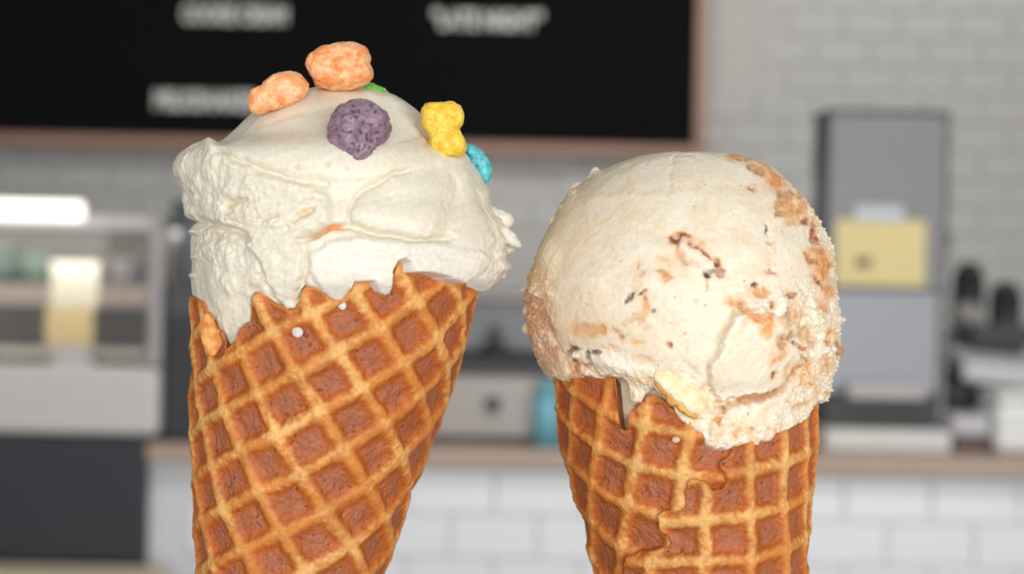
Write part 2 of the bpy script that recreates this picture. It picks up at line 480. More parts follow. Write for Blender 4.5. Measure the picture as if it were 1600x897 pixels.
Y1 = 2.52
x0, x1, z1 = onc(600, 455, 872, Y1, .2)
zs = at(740, 585, Y1)[2]
mc = empty('countertop_machine', ((x0 + x1) / 2, Y1, ztop), 'stainless countertop machine with a dark upper housing seen between the two cones', 'machine')
box('steel_body', (x0, Y1, ztop + 0.008), (x1, Y1 + 0.24, zs), M_steel, mc, 0.005, 3)
box('upper_housing', (x0 + 0.01, Y1 + 0.10, zs + 0.03), (x1 - 0.02, Y1 + 0.24, z1), M_smoke, mc, 0.012, 3)
box('drip_deck', (x0 + 0.004, Y1 + 0.004, zs + 0.001), (x1 - 0.004, Y1 + 0.235, zs + 0.029), M_dark, mc, 0.004)
box('top_trim', (x0 + 0.006, Y1 + 0.085, at(740, 470, Y1)[2]), (x1 - 0.016, Y1 + 0.0995, z1 - 0.004), M_steel, mc, 0.004)
kx = at(770, 632, Y1)[0]; kz = at(770, 632, Y1)[2]
bm = bmesh.new(); cyl(bm, (kx, Y1 - 0.022, kz), (kx, Y1, kz), 0.012, 0.015, 28); done('knob', bm, M_dark2, mc, True)
bm = bmesh.new()
gx, gz = at(772, 560, Y1)[0], zs
cyl(bm, (gx, Y1 + 0.05, gz + 0.029), (gx, Y1 + 0.05, gz + 0.055), 0.024, 0.02, 24); done('group_head', bm, M_dark, mc, True)
bm = bmesh.new(); cyl(bm, (gx, Y1 + 0.05, gz + 0.055), (gx, Y1 + 0.05, gz + 0.085), 0.012, 0.009, 20); done('spout', bm, M_dark2, mc, True)
for dx in (-.1, .09):
    for dy in (.02, .2):
        bm = bmesh.new(); cyl(bm, (gx + dx, Y1 + dy, ztop), (gx + dx, Y1 + dy, ztop + 0.009), 0.01, n=12); done('foot', bm, M_dark, mc)
# teal bottle
Y2 = 2.47
x0, x1, z1 = onc(836, 592, 878, Y2, 0)
cx, r = (x0 + x1) / 2, (x1 - x0) / 2
bt = empty('squeeze_bottle', (cx, Y2, ztop), 'teal plastic bottle on the counter behind the right cone', 'bottle')
bm = bmesh.new()
cyl(bm, (cx, Y2, ztop), (cx, Y2, ztop + (z1 - ztop) * 0.72), r, r, 28)
cyl(bm, (cx, Y2, ztop + (z1 - ztop) * 0.72), (cx, Y2, ztop + (z1 - ztop) * 0.85), r, r * 0.6, 28)
done('bottle_body', bm, M_teal, bt, True)
bm = bmesh.new(); cyl(bm, (cx, Y2, ztop + (z1 - ztop) * 0.85), (cx, Y2, z1), r * 0.6, r * 0.45, 20); done('cap', bm, M_teal, bt, True)

# tall grey machine on the right
M_mach = mat('machine_steel', (116, 115, 117), 0.42, metal=0.25, var=0.10, scale=5)
M_mach_l = mat('machine_panel', (138, 141, 147), 0.4, metal=0.15, var=0.05, scale=5)
Y3 = 2.54
x0, x1, z1 = onc(1287, 177, 1476, Y3, 0)
tw = empty('dispenser_machine', ((x0 + x1) / 2, Y3, ztop), 'tall grey steel dispenser machine with a yellow notice on its front', 'machine')
zbase = at(1370, 668, Y3)[2]
zlow = at(1370, 455, Y3)[2]
box('machine_base', (x0 - 0.004, Y3 - 0.045, ztop), (x1 + 0.002, Y3 + 0.3, zbase), M_case_l, tw, 0.004)
box('cabinet', (x0, Y3, zlow), (x1, Y3 + 0.12, z1), M_mach, tw, 0.006, 3)
box('lower_panel', (x0 + 0.003, Y3 + 0.002, at(1370, 615, Y3)[2]), (x1 - 0.012, Y3 + 0.11, zlow - 0.001), M_mach_l, tw, 0.003)
box('recess', (x0 + 0.003, Y3 + 0.004, zbase + 0.0005), (x1 - 0.008, Y3 + 0.11, at(1370, 616, Y3)[2]), M_dark, tw, 0.003)
box('side_edge', (x1 - 0.011, Y3 - 0.003, zbase + 0.0005), (x1 + 0.001, Y3 + 0.11, zlow - 0.001), M_mach, tw, 0.002)
box('drip_tray', (at(1318, 600, Y3)[0], Y3 - 0.035, at(1370, 622, Y3)[2]), (at(1440, 600, Y3)[0], Y3 - 0.001, at(1370, 598, Y3)[2]), M_case, tw, 0.003)
box('top_trim', (x0 - 0.003, Y3 - 0.004, z1 + 0.0005), (x1 + 0.003, Y3 + 0.123, z1 + 0.007), M_dark2, tw, 0.002)
for xs in (x0 + 0.001, x1 - 0.004):
    box('edge_trim', (xs - 0.0025, Y3 - 0.003, zlow), (xs + 0.0045, Y3 - 0.0005, z1), M_dark2, tw, 0.0008)
bm = bmesh.new(); kz = at(1484, 370, Y3)[2]
cyl(bm, (x1, Y3 + 0.05, kz), (x1 + 0.018, Y3 + 0.05, kz), 0.012, n=20); done('side_knob', bm, M_dark2, tw, True)
M_yel = mat('notice_yellow', (208, 193, 138), 0.7, var=0.03)
M_tape = mat('notice_tape', (178, 184, 190), 0.5)
M_ink = mat('notice_ink', (120, 70, 75), 0.7)
M_ink2 = mat('notice_ink_pale', (196, 172, 118), 0.7)
lo, hi = pbox(1305, 344, 1446, 447, Y3 - 0.0045, 0.0015)
nt_ = empty('notice', ((lo[0] + hi[0]) / 2, lo[1], lo[2]), 'yellow paper notice taped to the front of the grey machine', 'sign')
box('sheet', lo, hi, M_yel, nt_, 0.0006, 1)
l2, h2 = pbox(1335, 322, 1412, 346, Y3 - 0.0062, 0.0012); box('tape', l2, h2, M_tape, nt_)
l2, h2 = pbox(1338, 402, 1360, 418, Y3 - 0.0052, 0.0004); box('printed_mark', l2, h2, M_ink, nt_)
for i, (a, b_) in enumerate(((364, 386), (390, 408))):
    l2, h2 = pbox(a, 404, b_, 416, Y3 - 0.0052, 0.0004); box('printed_word', l2, h2, M_ink2, nt_)

# cluster on the far right of the counter: coffee grinder/register in black, white box, plant of black cups
M_white = mat('white_plastic', (212, 213, 212), 0.4)
M_grey = mat('grey_plastic', (148, 146, 145), 0.45)
M_lgrey = mat('light_grey_plastic', (178, 178, 180), 0.4)
M_shadow_brn = mat('shadow_brown', (92, 76, 70), 0.6)
Y4 = 2.62
x0, x1, _ = onc(1484, 400, 1640, Y4, 0)
reg = empty('register', ((x0 + x1) / 2, Y4, ztop), 'black countertop register with a sloping pale panel beside the tall machine', 'register')
def zz_(py, Y): return at(1540, py, Y)[2]
box('stand', (x0 + 0.004, Y4 + 0.02, ztop), (x0 + 0.08, Y4 + 0.16, zz_(640, Y4)), M_grey, reg, 0.004)
box('body', (x0, Y4 + 0.01, zz_(640, Y4)), (x1, Y4 + 0.2, zz_(596, Y4)), M_dark, reg, 0.008, 3)
box('back', (x0, Y4 + 0.12, zz_(596, Y4) + 0.0005), (x1, Y4 + 0.2, zz_(520, Y4)), M_dark, reg, 0.006, 3)
bm = bmesh.new()
bx(bm, np.array((x0 + 0.022, Y4 - 0.01, zz_(594, Y4))), np.array((x1, Y4 + 0.118, zz_(560, Y4))), 0.008, 3)
for v in bm.verts:
    if v.co.z > zz_(577, Y4) and v.co.x < x0 + 0.06: pass
    v.co.z += (v.co.y - Y4) * 0.22 - (v.co.x - x0) * 0.10
done('panel', bm, M_lgrey, reg)
box('screen', (x0 + 0.06, Y4 + 0.06, zz_(542, Y4)), (x1, Y4 + 0.085, zz_(508, Y4)), M_dark, reg, 0.003)
Y5 = 2.50
x0, x1, _ = onc(1553, 400, 1680, Y5, 0)
wb = empty('white_canister', ((x0 + x1) / 2, Y5, ztop), 'white rounded plastic canister cut off by the right edge of the photo', 'canister')
box('canister_body', (x0, Y5 - 0.02, ztop), (x1, Y5 + 0.10, zz_(628, Y5)), M_white, wb, 0.018, 4)
box('lid', (x0 + 0.004, Y5 - 0.016, zz_(628, Y5) + 0.0005), (x1 - 0.004, Y5 + 0.096, zz_(612, Y5)), M_white, wb, 0.006, 3)
Y6 = 2.50
x0, x1, _ = onc(1490, 400, 1546, Y6, 0)
box_ = empty('napkin_box', ((x0 + x1) / 2, Y6, ztop), 'low grey napkin box above a brown block of painted shadow between the tall machine and the white canister', 'box')
box('shadow_block', (x0 + 0.006, Y6, ztop), (x1, Y6 + 0.08, zz_(682, Y6)), M_shadow_brn, box_, 0.003)  # brown block put in for the dark shadow below the box
box('box_lid', (x0, Y6 - 0.006, zz_(682, Y6) + 0.0005), (x1 + 0.002, Y6 + 0.086, zz_(650, Y6)), M_lgrey, box_, 0.006, 3)
# grinder with hopper behind
Y7 = 2.86
def cx_(px): return at(px, 470, Y7)[0]
gr = empty('coffee_grinder', (cx_(1525), Y7, ztop), 'dark coffee grinder with a round grey dome behind the register', 'grinder')
bm = bmesh.new()
bmesh.ops.create_uvsphere(bm, u_segments=28, v_segments=18, radius=0.034, matrix=Matrix.Translation((cx_(1524), Y7 + 0.05, at(1524, 498, Y7)[2])))
done('dome', bm, M_grey, gr, True)
bm = bmesh.new(); cyl(bm, (cx_(1524), Y7 + 0.05, ztop), (cx_(1524), Y7 + 0.05, at(1524, 512, Y7)[2]), 0.03, 0.03, 24); done('column', bm, M_dark, gr, True)
def hopper(px, py0, py1, r, label):
    t = empty('hopper_jar', (cx_(px), Y7 + 0.19, ztop), label, 'jar', 'black jars at the back of the counter')
    bm = bmesh.new(); cyl(bm, (cx_(px), Y7 + 0.19, ztop), (cx_(px), Y7 + 0.19, at(px, py0 + 22, Y7)[2]), r, r, 28); done('jar_body', bm, M_dark, t, True)
    bm = bmesh.new(); cyl(bm, (cx_(px), Y7 + 0.19, at(px, py0 + 22, Y7)[2]), (cx_(px), Y7 + 0.19, at(px, py0, Y7)[2]), r * 0.95, r * 0.6, 28); done('lid', bm, M_dark, t, True)
hopper(1497, 432, 0, 0.026, 'shorter black jar beside the tall grey machine at the back of the counter')
hopper(1560, 408, 0, 0.033, 'taller black jar at the back of the counter near the right edge of the photo')
hopper(1622, 440, 0, 0.034, 'black jar just cut off by the right edge of the photo')

# ================================================================== WAFFLE CONES
M_waffle = food_mat('waffle', 0.5, 0.04, 0.0015, (1.0, 0.5, 0.25), [(520, 0.4, 0.0006), (1900, 0.5, 0.0003)], 0.35)
M_iceL = food_mat('vanilla_ice_cream', 0.36, 0.25, 0.0022, (1.0, 0.85, 0.6), [(300, 0.12, 0.0006), (1500, 0.10, 0.00025)], 0.45)
M_iceR = food_mat('caramel_ice_cream', 0.36, 0.12, 0.0020, (1.0, 0.75, 0.45), [(300, 0.15, 0.0006), (1500, 0.14, 0.00025)], 0.45)

C_POCK = lin((166, 101, 70)); C_EDGE = lin((182, 95, 38)); C_RIDGE = lin((213, 137, 66)); C_PALE = lin((238, 190, 116)); C_PORE = lin((110, 56, 36))
def lattice_fit(labels, cone, order=2):
    """fit lattice coordinates as a smooth function of unrolled cone coordinates"""
    A, B = [], []
    for (i, j, px, py) in labels:
        # intersect the view ray with the cone: iterate depth
        yd = D0
        for _ in range(12):
            X = (px - 800) / FPX * yd; Z = (448.5 - py) / FPX * yd
            row = 448.5 - Z * K
            cx = np.interp(row, cone['py'], cone['cx']); hw = np.interp(row, cone['py'], cone['hw'])
            c = np.clip((X * K + 800 - cx) / hw, -0.985, 0.985)
            yd = D0 - hw / K * math.sqrt(1 - c * c)
        th = math.pi / 2 - math.acos(c)
        A.append(basis(th, row, hw, order)); B.append((i, j))
    S, *_ = np.linalg.lstsq(np.array(A), np.array(B, float), rcond=None)
    return S
def basis(th, row, hw, order):
    a = th * hw / 100.0; s = (row - 700) / 100.0
    c = [np.ones_like(a) if isinstance(a, np.ndarray) else 1.0, a, s]
    if order >= 2: c += [a * a, a * s, s * s]
    return np.stack(np.broadcast_arrays(*c), -1) if isinstance(a, np.ndarray) else c
def waffle_h(u, v):
    au = 0.5 - np.abs(u - np.round(u)); av = 0.5 - np.abs(v - np.round(v))
    hu = 1 - sstep(0.02, 0.285, au); hv = 1 - sstep(0.02, 0.285, av)
    h = (hu ** 3 + hv ** 3) ** (1 / 3.0)
    pin = ((0.5 - au) ** 4 + (0.5 - av) ** 4) ** 0.25        # rounded-square distance from the pocket's middle
    return np.clip(h, 0, 1.12), hu * hv, 0.5 - pin

def build_cone(name, L, R, rim, tip, labels, layer2=None, seed=0.0, lip=9.0):
    py_tab = np.array([p[0] for p in L], float); Lx = np.array([p[1] for p in L], float)
    Rx = np.interp(py_tab, [p[0] for p in R], [p[1] for p in R])
    yy = np.arange(380, tip[1] + 1, 2.0)
    l = np.interp(yy, py_tab, Lx); r = np.interp(yy, [p[0] for p in R], [p[1] for p in R])
    low = yy > 897
    l[low] = np.interp(yy[low], [897, tip[1]], [np.interp(897, py_tab, Lx), tip[0] - 3])
    r[low] = np.interp(yy[low], [897, tip[1]], [np.interp(897, [p[0] for p in R], [p[1] for p in R]), tip[0] + 3])
    l = gsmooth(l, 5); r = gsmooth(r, 5)
    cone = {'py': yy, 'cx': (l + r) / 2, 'hw': (r - l) / 2}
    t = azimuths(560, 150)
    # rim height per column (picture row at the axis plane)
    rx = np.array([p[0] for p in rim], float); ry = np.array([p[1] for p in rim], float)
    row = np.full(t.shape, 450.0)
    for _ in range(40):
        cx = np.interp(row, yy, cone['cx']); hw = np.interp(row, yy, cone['hw'])
        yd = D0 - hw * np.abs(np.sin(t)) / K
        px = 800 + (cx - 800 + hw * np.cos(t)) / K * FPX / yd
        target = np.interp(px, rx, ry)                     # picture row wanted
        new = 448.5 + (target - 448.5) * yd / D0
        row = row * 0.6 + new * 0.4
    row = row + 1.2 * perlin(np.stack([np.cos(t) * 40, np.sin(t) * 40, t * 0 + seed], -1))
    vis = 930.0
    reg = np.arange(max(390.0, row.min() - 2), vis + 0.1, 1.45)
    rows = np.maximum(reg[:, None] + 0 * row[None], row[None])
    lowrows = np.linspace(vis, tip[1], 60)[1:, None] + np.zeros((1, len(t)))
    rows = np.vstack([rows, lowrows])
    cx = np.interp(rows, yy, cone['cx']); hw = np.interp(rows, yy, cone['hw'])
    S_, C_ = np.sin(t)[None], np.cos(t)[None]
    def place(hwv):
        return np.stack([(cx - 800 + hwv * C_) / K, D0 - hwv * S_ / K, (448.5 - rows) / K], -1)
    V = place(hw)
    px, py = project(V)
    th = np.where(np.sin(t) >= 0, math.pi / 2 - t, 0)[None] + np.zeros_like(hw)
    tb = (t - math.pi / 2); tb = np.where(tb > math.pi, tb - 2 * math.pi, tb)
    th = -tb[None] + np.zeros_like(hw)
    Bs = basis(th, rows, hw, 1)
    P3 = V * K / 100.0
    wob = np.stack([perlin(P3 * 1.3 + seed), perlin(P3 * 1.3 + 31 + seed)], -1) * 0.06 + np.stack([perlin(P3 * 5 + seed), perlin(P3 * 5 + 9)], -1) * 0.035
    def lat(lab):
        S1 = lattice_fit(lab, cone, 1); S2 = lattice_fit(lab, cone, 2)
        uv1 = basis(th, rows, hw, 1) @ S1; uv2 = basis(th, rows, hw, 2) @ S2
        w = sstep(1.15, 1.75, np.abs(th))[..., None] ; w = np.maximum(w, sstep(900, 1050, rows)[..., None])
        return uv2 * (1 - w) + uv1 * w + wob
    uv = lat(labels)
    H, X_, am = waffle_h(uv[..., 0], uv[..., 1])
    off = np.zeros_like(H); edge2 = None
    if layer2 is not None:
        sd = poly_sd(px + 2.5 * perlin(P3 * 9), py + 2.5 * perlin(P3 * 9 + 5), layer2['poly'])
        uvb = lat(layer2['labels'])
        Hb, Xb, amb = waffle_h(uvb[..., 0], uvb[..., 1])
        m = (sd > 0).astype(float)
        m = sstep(-1.0, 1.0, sd)
        H = H * (1 - m) + Hb * m; X_ = X_ * (1 - m) + Xb * m; am = am * (1 - m) + amb * m
        below = np.clip(-sd, 0, 200)
        off = -(1 - m) * 8.0 * np.exp(-below / 70.0) + m * 2.0 * np.exp(-np.abs(sd) / 10)
        lipm = m * np.exp(-np.clip(sd, 0, 99) / 5.0)     # raised, rounded lip of the wrapped sheet
        H = H * (1 - lipm * 0.8) + 0.85 * lipm * 0.8
        off = off - m * 3.5 * (1 - sstep(0, 4.0, sd))
        edge2 = sd
    # rim: browned rounded lip
    dr = rows - row[None]
    liph = np.exp(-(dr / lip) ** 2)
    H = H * (1 - 0.7 * liph) + 0.62 * liph
    rnd = -4.5 * (1 - np.sqrt(np.clip(1 - (1 - np.clip(dr / 5.0, 0, 1)) ** 2, 0, 1)))
    H = H * (0.90 + 0.22 * perlin(P3 * 2.0 + 40 + seed))
    fine = fbm(P3 * 7 + seed, 3)
    pn = perlin(P3 * np.array([22, 22, 22]) + seed + 3); pn2 = perlin(P3 * 9 + 77 + seed)
    pore = sstep(0.34, 0.58, pn) * sstep(-0.25, 0.3, pn2) * (1 - sstep(0.25, 0.65, H))
    disp = (H - 0.75) * 9.5 + off + rnd + fine * 1.3 + 0.8 * perlin(P3 * 17) * (1 - sstep(0.2, 0.7, H)) - pore * 2.2 + 1.6 * perlin(P3 * 2.2 + 4)
    disp += 1.6 * perlin(P3 * 0.9 + seed * 3)
    fade = 1 - sstep(tip[1] - 60, tip[1], rows); disp = disp * fade
    V = place(hw + disp)
    # colours
    n1 = fbm(P3 * 2.6 + 11 + seed, 3) * 0.5 + 0.5; n2 = perlin(P3 * 1.1 + 50 + seed) * 0.5 + 0.5; n3 = fbm(P3 * 12 + seed, 3)
    ctr = sstep(0.16, 0.34, am + 0.07 * n3) * (0.75 + 0.25 * sstep(-0.3, 0.3, pn2))                      # middle of a pocket
    c = C_EDGE * (1 - ctr[..., None]) + C_POCK * ctr[..., None]
    rid = np.clip(sstep(0.30, 1.0, H + 0.16 * n3), 0, 1)[..., None]
    rc = C_RIDGE * (1 - 0.0) + 0 * rid
    pal = np.clip(sstep(0.35, 0.95, n2 * 1.25 + 0.35 * X_ + 0.25 * n3 - 0.15), 0, 1)[..., None]
    rc = rc * (1 - pal * 0.75) + C_PALE * pal * 0.75
    c = c * (1 - rid) + rc * rid
    c = c * (0.84 + 0.30 * n1 + 0.05 * perlin(P3 * 24))[..., None]
    brn = np.clip(liph * 0.8 + (0 if edge2 is None else 0.3 * np.exp(-(edge2 / 7) ** 2) * (edge2 > 0)), 0, 1)[..., None]
    c = c * (1 - brn * 0.8) + lin((205, 120, 48)) * brn * 0.8
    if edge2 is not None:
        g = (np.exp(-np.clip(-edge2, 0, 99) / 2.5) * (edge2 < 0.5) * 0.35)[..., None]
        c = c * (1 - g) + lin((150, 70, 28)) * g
    c = c * (1 - 0.75 * pore[..., None]) + C_PORE * 0.75 * pore[..., None]
    # inner wall
    thick = 13.0
    nin = 34
    irows = row[None] + 1.0 + np.linspace(0, 1, nin)[:, None] * 90
    icx = np.interp(irows, yy, cone['cx']); ihw = np.interp(irows, yy, cone['hw']) - thick * sstep(0, 0.12, np.linspace(0, 1, nin))[:, None] - 4
    IV = np.stack([(icx - 800 + ihw * C_) / K, D0 - ihw * S_ / K, (448.5 - irows) / K], -1)
    ic = np.broadcast_to(lin((140, 80, 38)), IV.shape).copy()
    V = np.concatenate([IV[::-1], V], 0); c = np.concatenate([ic[::-1], c], 0)
    me = grid_mesh(name, V, c, cap_top=False, cap_bottom=True)
    o = link(name, me, M_waffle)
    return o, cone

# left cone
LA = [(380, 303), (425, 303), (463, 303), (490, 305), (530, 303), (590, 303), (606, 300), (640, 301), (677, 302), (732, 304), (843, 309), (897, 310)]
RA = [(380, 772), (428, 757), (461, 747), (549, 725), (621, 703), (677, 682), (710, 670), (754, 650), (788, 638), (871, 612), (897, 599)]
rimA = [(250, 463), (303, 463), (317, 473), (321, 490), (324, 487), (331, 498), (333, 513), (343, 518), (347, 527), (349, 545), (352, 543), (366, 529), (371, 515), (382, 505), (390, 503), (391, 470), (396, 458), (405, 457), (417, 463), (428, 474), (440, 478), (451, 484), (462, 480), (468, 472), (471, 454), (478, 446), (499, 451), (521, 467), (535, 468), (549, 452), (554, 438), (586, 437), (592, 451), (600, 457), (607, 457), (612, 447), (614, 422), (622, 408), (634, 404), (645, 410), (648, 424), (677, 425), (699, 430), (716, 440), (728, 441), (744, 429), (758, 424), (850, 424)]
cropA = {(1, 0): (735, 62), (1, 1): (630, 118), (1, 2): (507, 192), (1, 3): (395, 228), (1, 4): (278, 300), (1, 5): (175, 350), (1, 6): (112, 400),
         (2, 0): (775, 140), (2, 1): (688, 215), (2, 2): (575, 290), (2, 3): (462, 355), (2, 4): (347, 417), (2, 5): (225, 470), (2, 6): (135, 515),
         (3, 0): (815, 220), (3, 1): (745, 305), (3, 2): (645, 390), (3, 3): (537, 465), (3, 4): (417, 530), (3, 5): (285, 590), (3, 6): (185, 630), (3, 7): (115, 670),
         (4, 1): (775, 400), (4, 2): (697, 487), (4, 3): (585, 560), (4, 4): (467, 635), (4, 5): (355, 700), (4, 6): (230, 750), (4, 7): (145, 795),
         (5, 3): (640, 650), (5, 4): (530, 735), (5, 5): (425, 815), (5, 6): (300, 865), (6, 3): (672, 735), (6, 4): (585, 828), (6, 5): (500, 895)}
labA = [(i, j, 260 + x / 1.8056, 400 + y / 1.8056) for (i, j), (x, y) in cropA.items()]
coneA, shapeA = build_cone('waffle_cone', LA, RA, rimA, (345, 1420), labA, seed=1.7)
tag(coneA, 'left waffle cone, tilted, with a jagged rim under dripping white ice cream', 'cone', 'waffle cones')

# right cone
LB = [(380, 850), (560, 858), (591, 862), (642, 868), (705, 877), (739, 884), (755, 887), (789, 897), (812, 909), (844, 913), (880, 921), (897, 927)]
RB = [(380, 1292), (560, 1281), (630, 1277), (671, 1276), (739, 1268), (758, 1267), (782, 1263), (826, 1262), (897, 1257)]
rimB = [(800, 586), (862, 586), (905, 584), (944, 588), (959, 589), (963, 666), (968, 671), (979, 672), (983, 664), (980, 655), (984, 642), (1003, 628), (1010, 619), (1022, 617), (1037, 627), (1048, 638), (1066, 646), (1100, 650), (1230, 640), (1262, 628), (1277, 622), (1400, 620)]
labB = [(0, 0, 920, 600), (0, 1, 975, 625), (0, 2, 1036, 642), (1, 0, 911, 652), (1, 1, 968, 680), (1, 2, 1043, 700), (1, 3, 1115, 716),
        (2, 0, 905, 711), (2, 1, 950, 748), (2, 2, 1020, 772), (3, 0, 900, 768), (3, 1, 943, 806), (3, 2, 1003, 836), (4, 1, 937, 868)]
labB2 = [(0, 2, 1203, 697), (0, 3, 1246, 684), (1, 0, 1068, 783), (1, 1, 1138, 775), (1, 2, 1208, 765), (1, 3, 1247, 750),
         (2, 0, 1066, 850), (2, 1, 1136, 843), (2, 2, 1206, 834), (2, 3, 1247, 817), (3, 1, 1138, 908), (3, 2, 1208, 900), (3, 3, 1247, 882)]
polyB2 = [(1144, 692), (1146, 707), (1142, 714), (1128, 724), (1126, 733), (1133, 742), (1138, 752), (1133, 762), (1126, 767), (1113, 766), (1108, 757), (1092, 749), (1080, 749), (1073, 755), (1071, 770), (1071, 790), (1064, 798), (1037, 798), (1028, 804), (1026, 815), (1031, 832), (1044, 842), (1047, 848), (1043, 857), (1021, 858), (998, 862), (976, 871), (972, 880), (970, 900), (962, 1000), (1050, 1700), (1500, 1700), (1500, 560), (1270, 560), (1200, 640)]
coneB, shapeB = build_cone('waffle_cone', LB, RB, rimB, (1110, 1620), labB, {'poly': polyB2, 'labels': labB2}, seed=8.1)
tag(coneB, 'right waffle cone, upright, with a jagged wrapped seam under the large caramel scoop', 'cone', 'waffle cones')

# ================================================================== ICE CREAM
def build_cream(name, L, R, cone, edge, y_end, features, material, nring=330, depth=1.0, seed=0.0, blend_y=(0, 1)):
    ly = np.array([p[0] for p in L], float); ry = np.array([p[0] for p in R], float)
    y0 = ly[0]
    rows = y0 + (y_end - y0) * np.linspace(0, 1, nring) ** 1.0
    head = y0 + (np.linspace(0, 1, 14) ** 2) * 6
    rows = np.unique(np.concatenate([head, rows[rows > y0 + 6]]))
    fy = np.arange(y0, y_end + 1, 0.5)
    l = np.interp(fy, ly, [p[1] for p in L]); r = np.interp(fy, ry, [p[1] for p in R])
    ls, rs = gsmooth(l, 9), gsmooth(r, 9); w = sstep(y0 + 4, y0 + 25, fy)
    l = l * (1 - w) + ls * w; r = r * (1 - w) + rs * w
    l = np.interp(rows, fy, l); r = np.interp(rows, fy, r)
    cx, hw = (l + r) / 2, (r - l) / 2
    t = azimuths(600, 150)
    V = slices(rows, cx, hw, hw * depth, t)
    px, py = project(V)
    P3 = V * K / 100.0
    N = grid_normals(V)
    disp, cols, inside = features(px, py, P3, V)
    V1 = V + N * (disp / K)[..., None]
    # sink into the cone where the cone is in front
    ccx = np.interp(rows, cone['py'], cone['cx'])[:, None]; chw = np.interp(rows, cone['py'], cone['hw'])[:, None] - 17.0
    S_, C_ = np.sin(t)[None], np.cos(t)[None]
    Vin = np.stack([(ccx - 800 + chw * C_) / K, D0 - chw * S_ / K, V[..., 2]], -1)
    V2 = V1 * (1 - inside[..., None]) + Vin * inside[..., None]
    me = grid_mesh(name, V2, cols)
    return link(name, me, material), V2
def px_depth(V, px, py, rad=5):
    qx = 800 + FPX * V[..., 0] / V[..., 1]; qy = 448.5 - FPX * V[..., 2] / V[..., 1]
    m = (np.abs(qx - px) < rad) & (np.abs(qy - py) < rad) & (V[..., 1] < D0 + 0.02)
    return float(V[..., 1][m].min()) if m.any() else D0

def blob(x, y, cx, cy, rx, ry, rot=0.0):
    a = math.radians(rot); dx, dy = x - cx, y - cy
    u = dx * math.cos(a) + dy * math.sin(a); v = -dx * math.sin(a) + dy * math.cos(a)
    return np.sqrt((u / rx) ** 2 + (v / ry) ** 2)

# ---- left scoop
LI = [(141, 518), (143, 490), (150, 458), (157, 435), (168, 415), (178, 400), (190, 387), (205, 371), (218, 358), (228, 346), (236, 328), (243, 310), (252, 298), (262, 294), (275, 294), (290, 298), (310, 300), (330, 303), (350, 304), (365, 305), (400, 304), (440, 304), (463, 306), (500, 311), (620, 330)]
RI = [(141, 545), (143, 575), (150, 608), (158, 630), (168, 646), (178, 655), (190, 668), (205, 686), (225, 710), (245, 732), (262, 747), (280, 756), (325, 765), (345, 779), (380, 789), (420, 790), (440, 783), (452, 766), (463, 745), (500, 728), (620, 690)]
# (polygon, height, softness)
plates = [
    ([(350, 230), (400, 180), (480, 130), (600, 135), (690, 200), (740, 250), (695, 262), (640, 264), (590, 280), (560, 288), (520, 285), (450, 275), (400, 257), (360, 243)], 3.5, 9),
    ([(250, 270), (270, 235), (330, 215), (347, 230), (362, 247), (400, 263), (450, 280), (490, 284), (515, 300), (521, 335), (518, 356), (490, 366), (470, 371), (440, 366), (400, 364), (372, 360), (345, 351), (300, 345), (260, 340)], 9, 12),
    ([(372, 355), (400, 360), (468, 362), (474, 375), (478, 400), (474, 430), (466, 460), (462, 482), (448, 482), (430, 462), (415, 440), (405, 410), (385, 385)], 8, 9),
    ([(545, 338), (552, 312), (575, 291), (610, 275), (660, 268), (700, 274), (706, 300), (700, 340), (690, 368), (650, 372), (600, 364), (560, 357), (540, 350)], 8, 26),
    ([(698, 275), (730, 258), (762, 300), (780, 345), (768, 420), (735, 432), (705, 405), (690, 372), (706, 330)], 6, 24),
    ([(482, 392), (510, 378), (560, 367), (600, 371), (690, 378), (770, 400), (750, 430), (722, 446), (690, 432), (650, 430), (612, 465), (592, 460), (585, 445), (550, 455), (530, 480), (500, 455), (484, 425)], 6, 9),
    ([(310, 380), (335, 372), (362, 390), (372, 430), (372, 480), (352, 525), (338, 490), (322, 440)], 4, 12),
]
creases = [
    ([(468, 376), (495, 364), (520, 356), (545, 353), (575, 359), (610, 366), (650, 374), (700, 371)], 14, 4.2),
    ([(543, 345), (548, 325), (556, 308), (575, 292), (605, 276), (640, 266)], 7.5, 4),
    ([(350, 236), (362, 246), (400, 262), (455, 281), (512, 289)], 5.5, 3.5),
    ([(296, 347), (340, 354), (372, 364), (392, 372)], 12, 5.5),
    ([(476, 380), (480, 410), (476, 445)], 7, 4.5),
    ([(405, 415), (416, 442), (432, 466)], 3.5, 4),
    ([(706, 275), (711, 310), (704, 350), (696, 370)], 3, 6),
    ([(686, 405), (715, 398), (742, 402)], 2.0, 3), ([(740, 300), (758, 340), (770, 365)], 3.0, 4),
    ([(300, 300), (340, 310), (380, 318)], 2.0, 6), ([(560, 395), (620, 402), (690, 400)], 1.6, 6),
    ([(366, 332), (358, 324), (368, 316), (388, 314)], 8.0, 3.5), ([(362, 345), (385, 350), (420, 344)], 3.5, 3.0),
    ([(458, 344), (470, 336), (490, 330)], 8, 4), ([(425, 340), (436, 336)], 4, 4),
    ([(655, 196), (668, 215), (672, 240)], 2.5, 6), ([(560, 215), (600, 225), (640, 215)], 1.5, 7), ([(430, 190), (470, 178), (520, 172)], 1.2, 8),
]
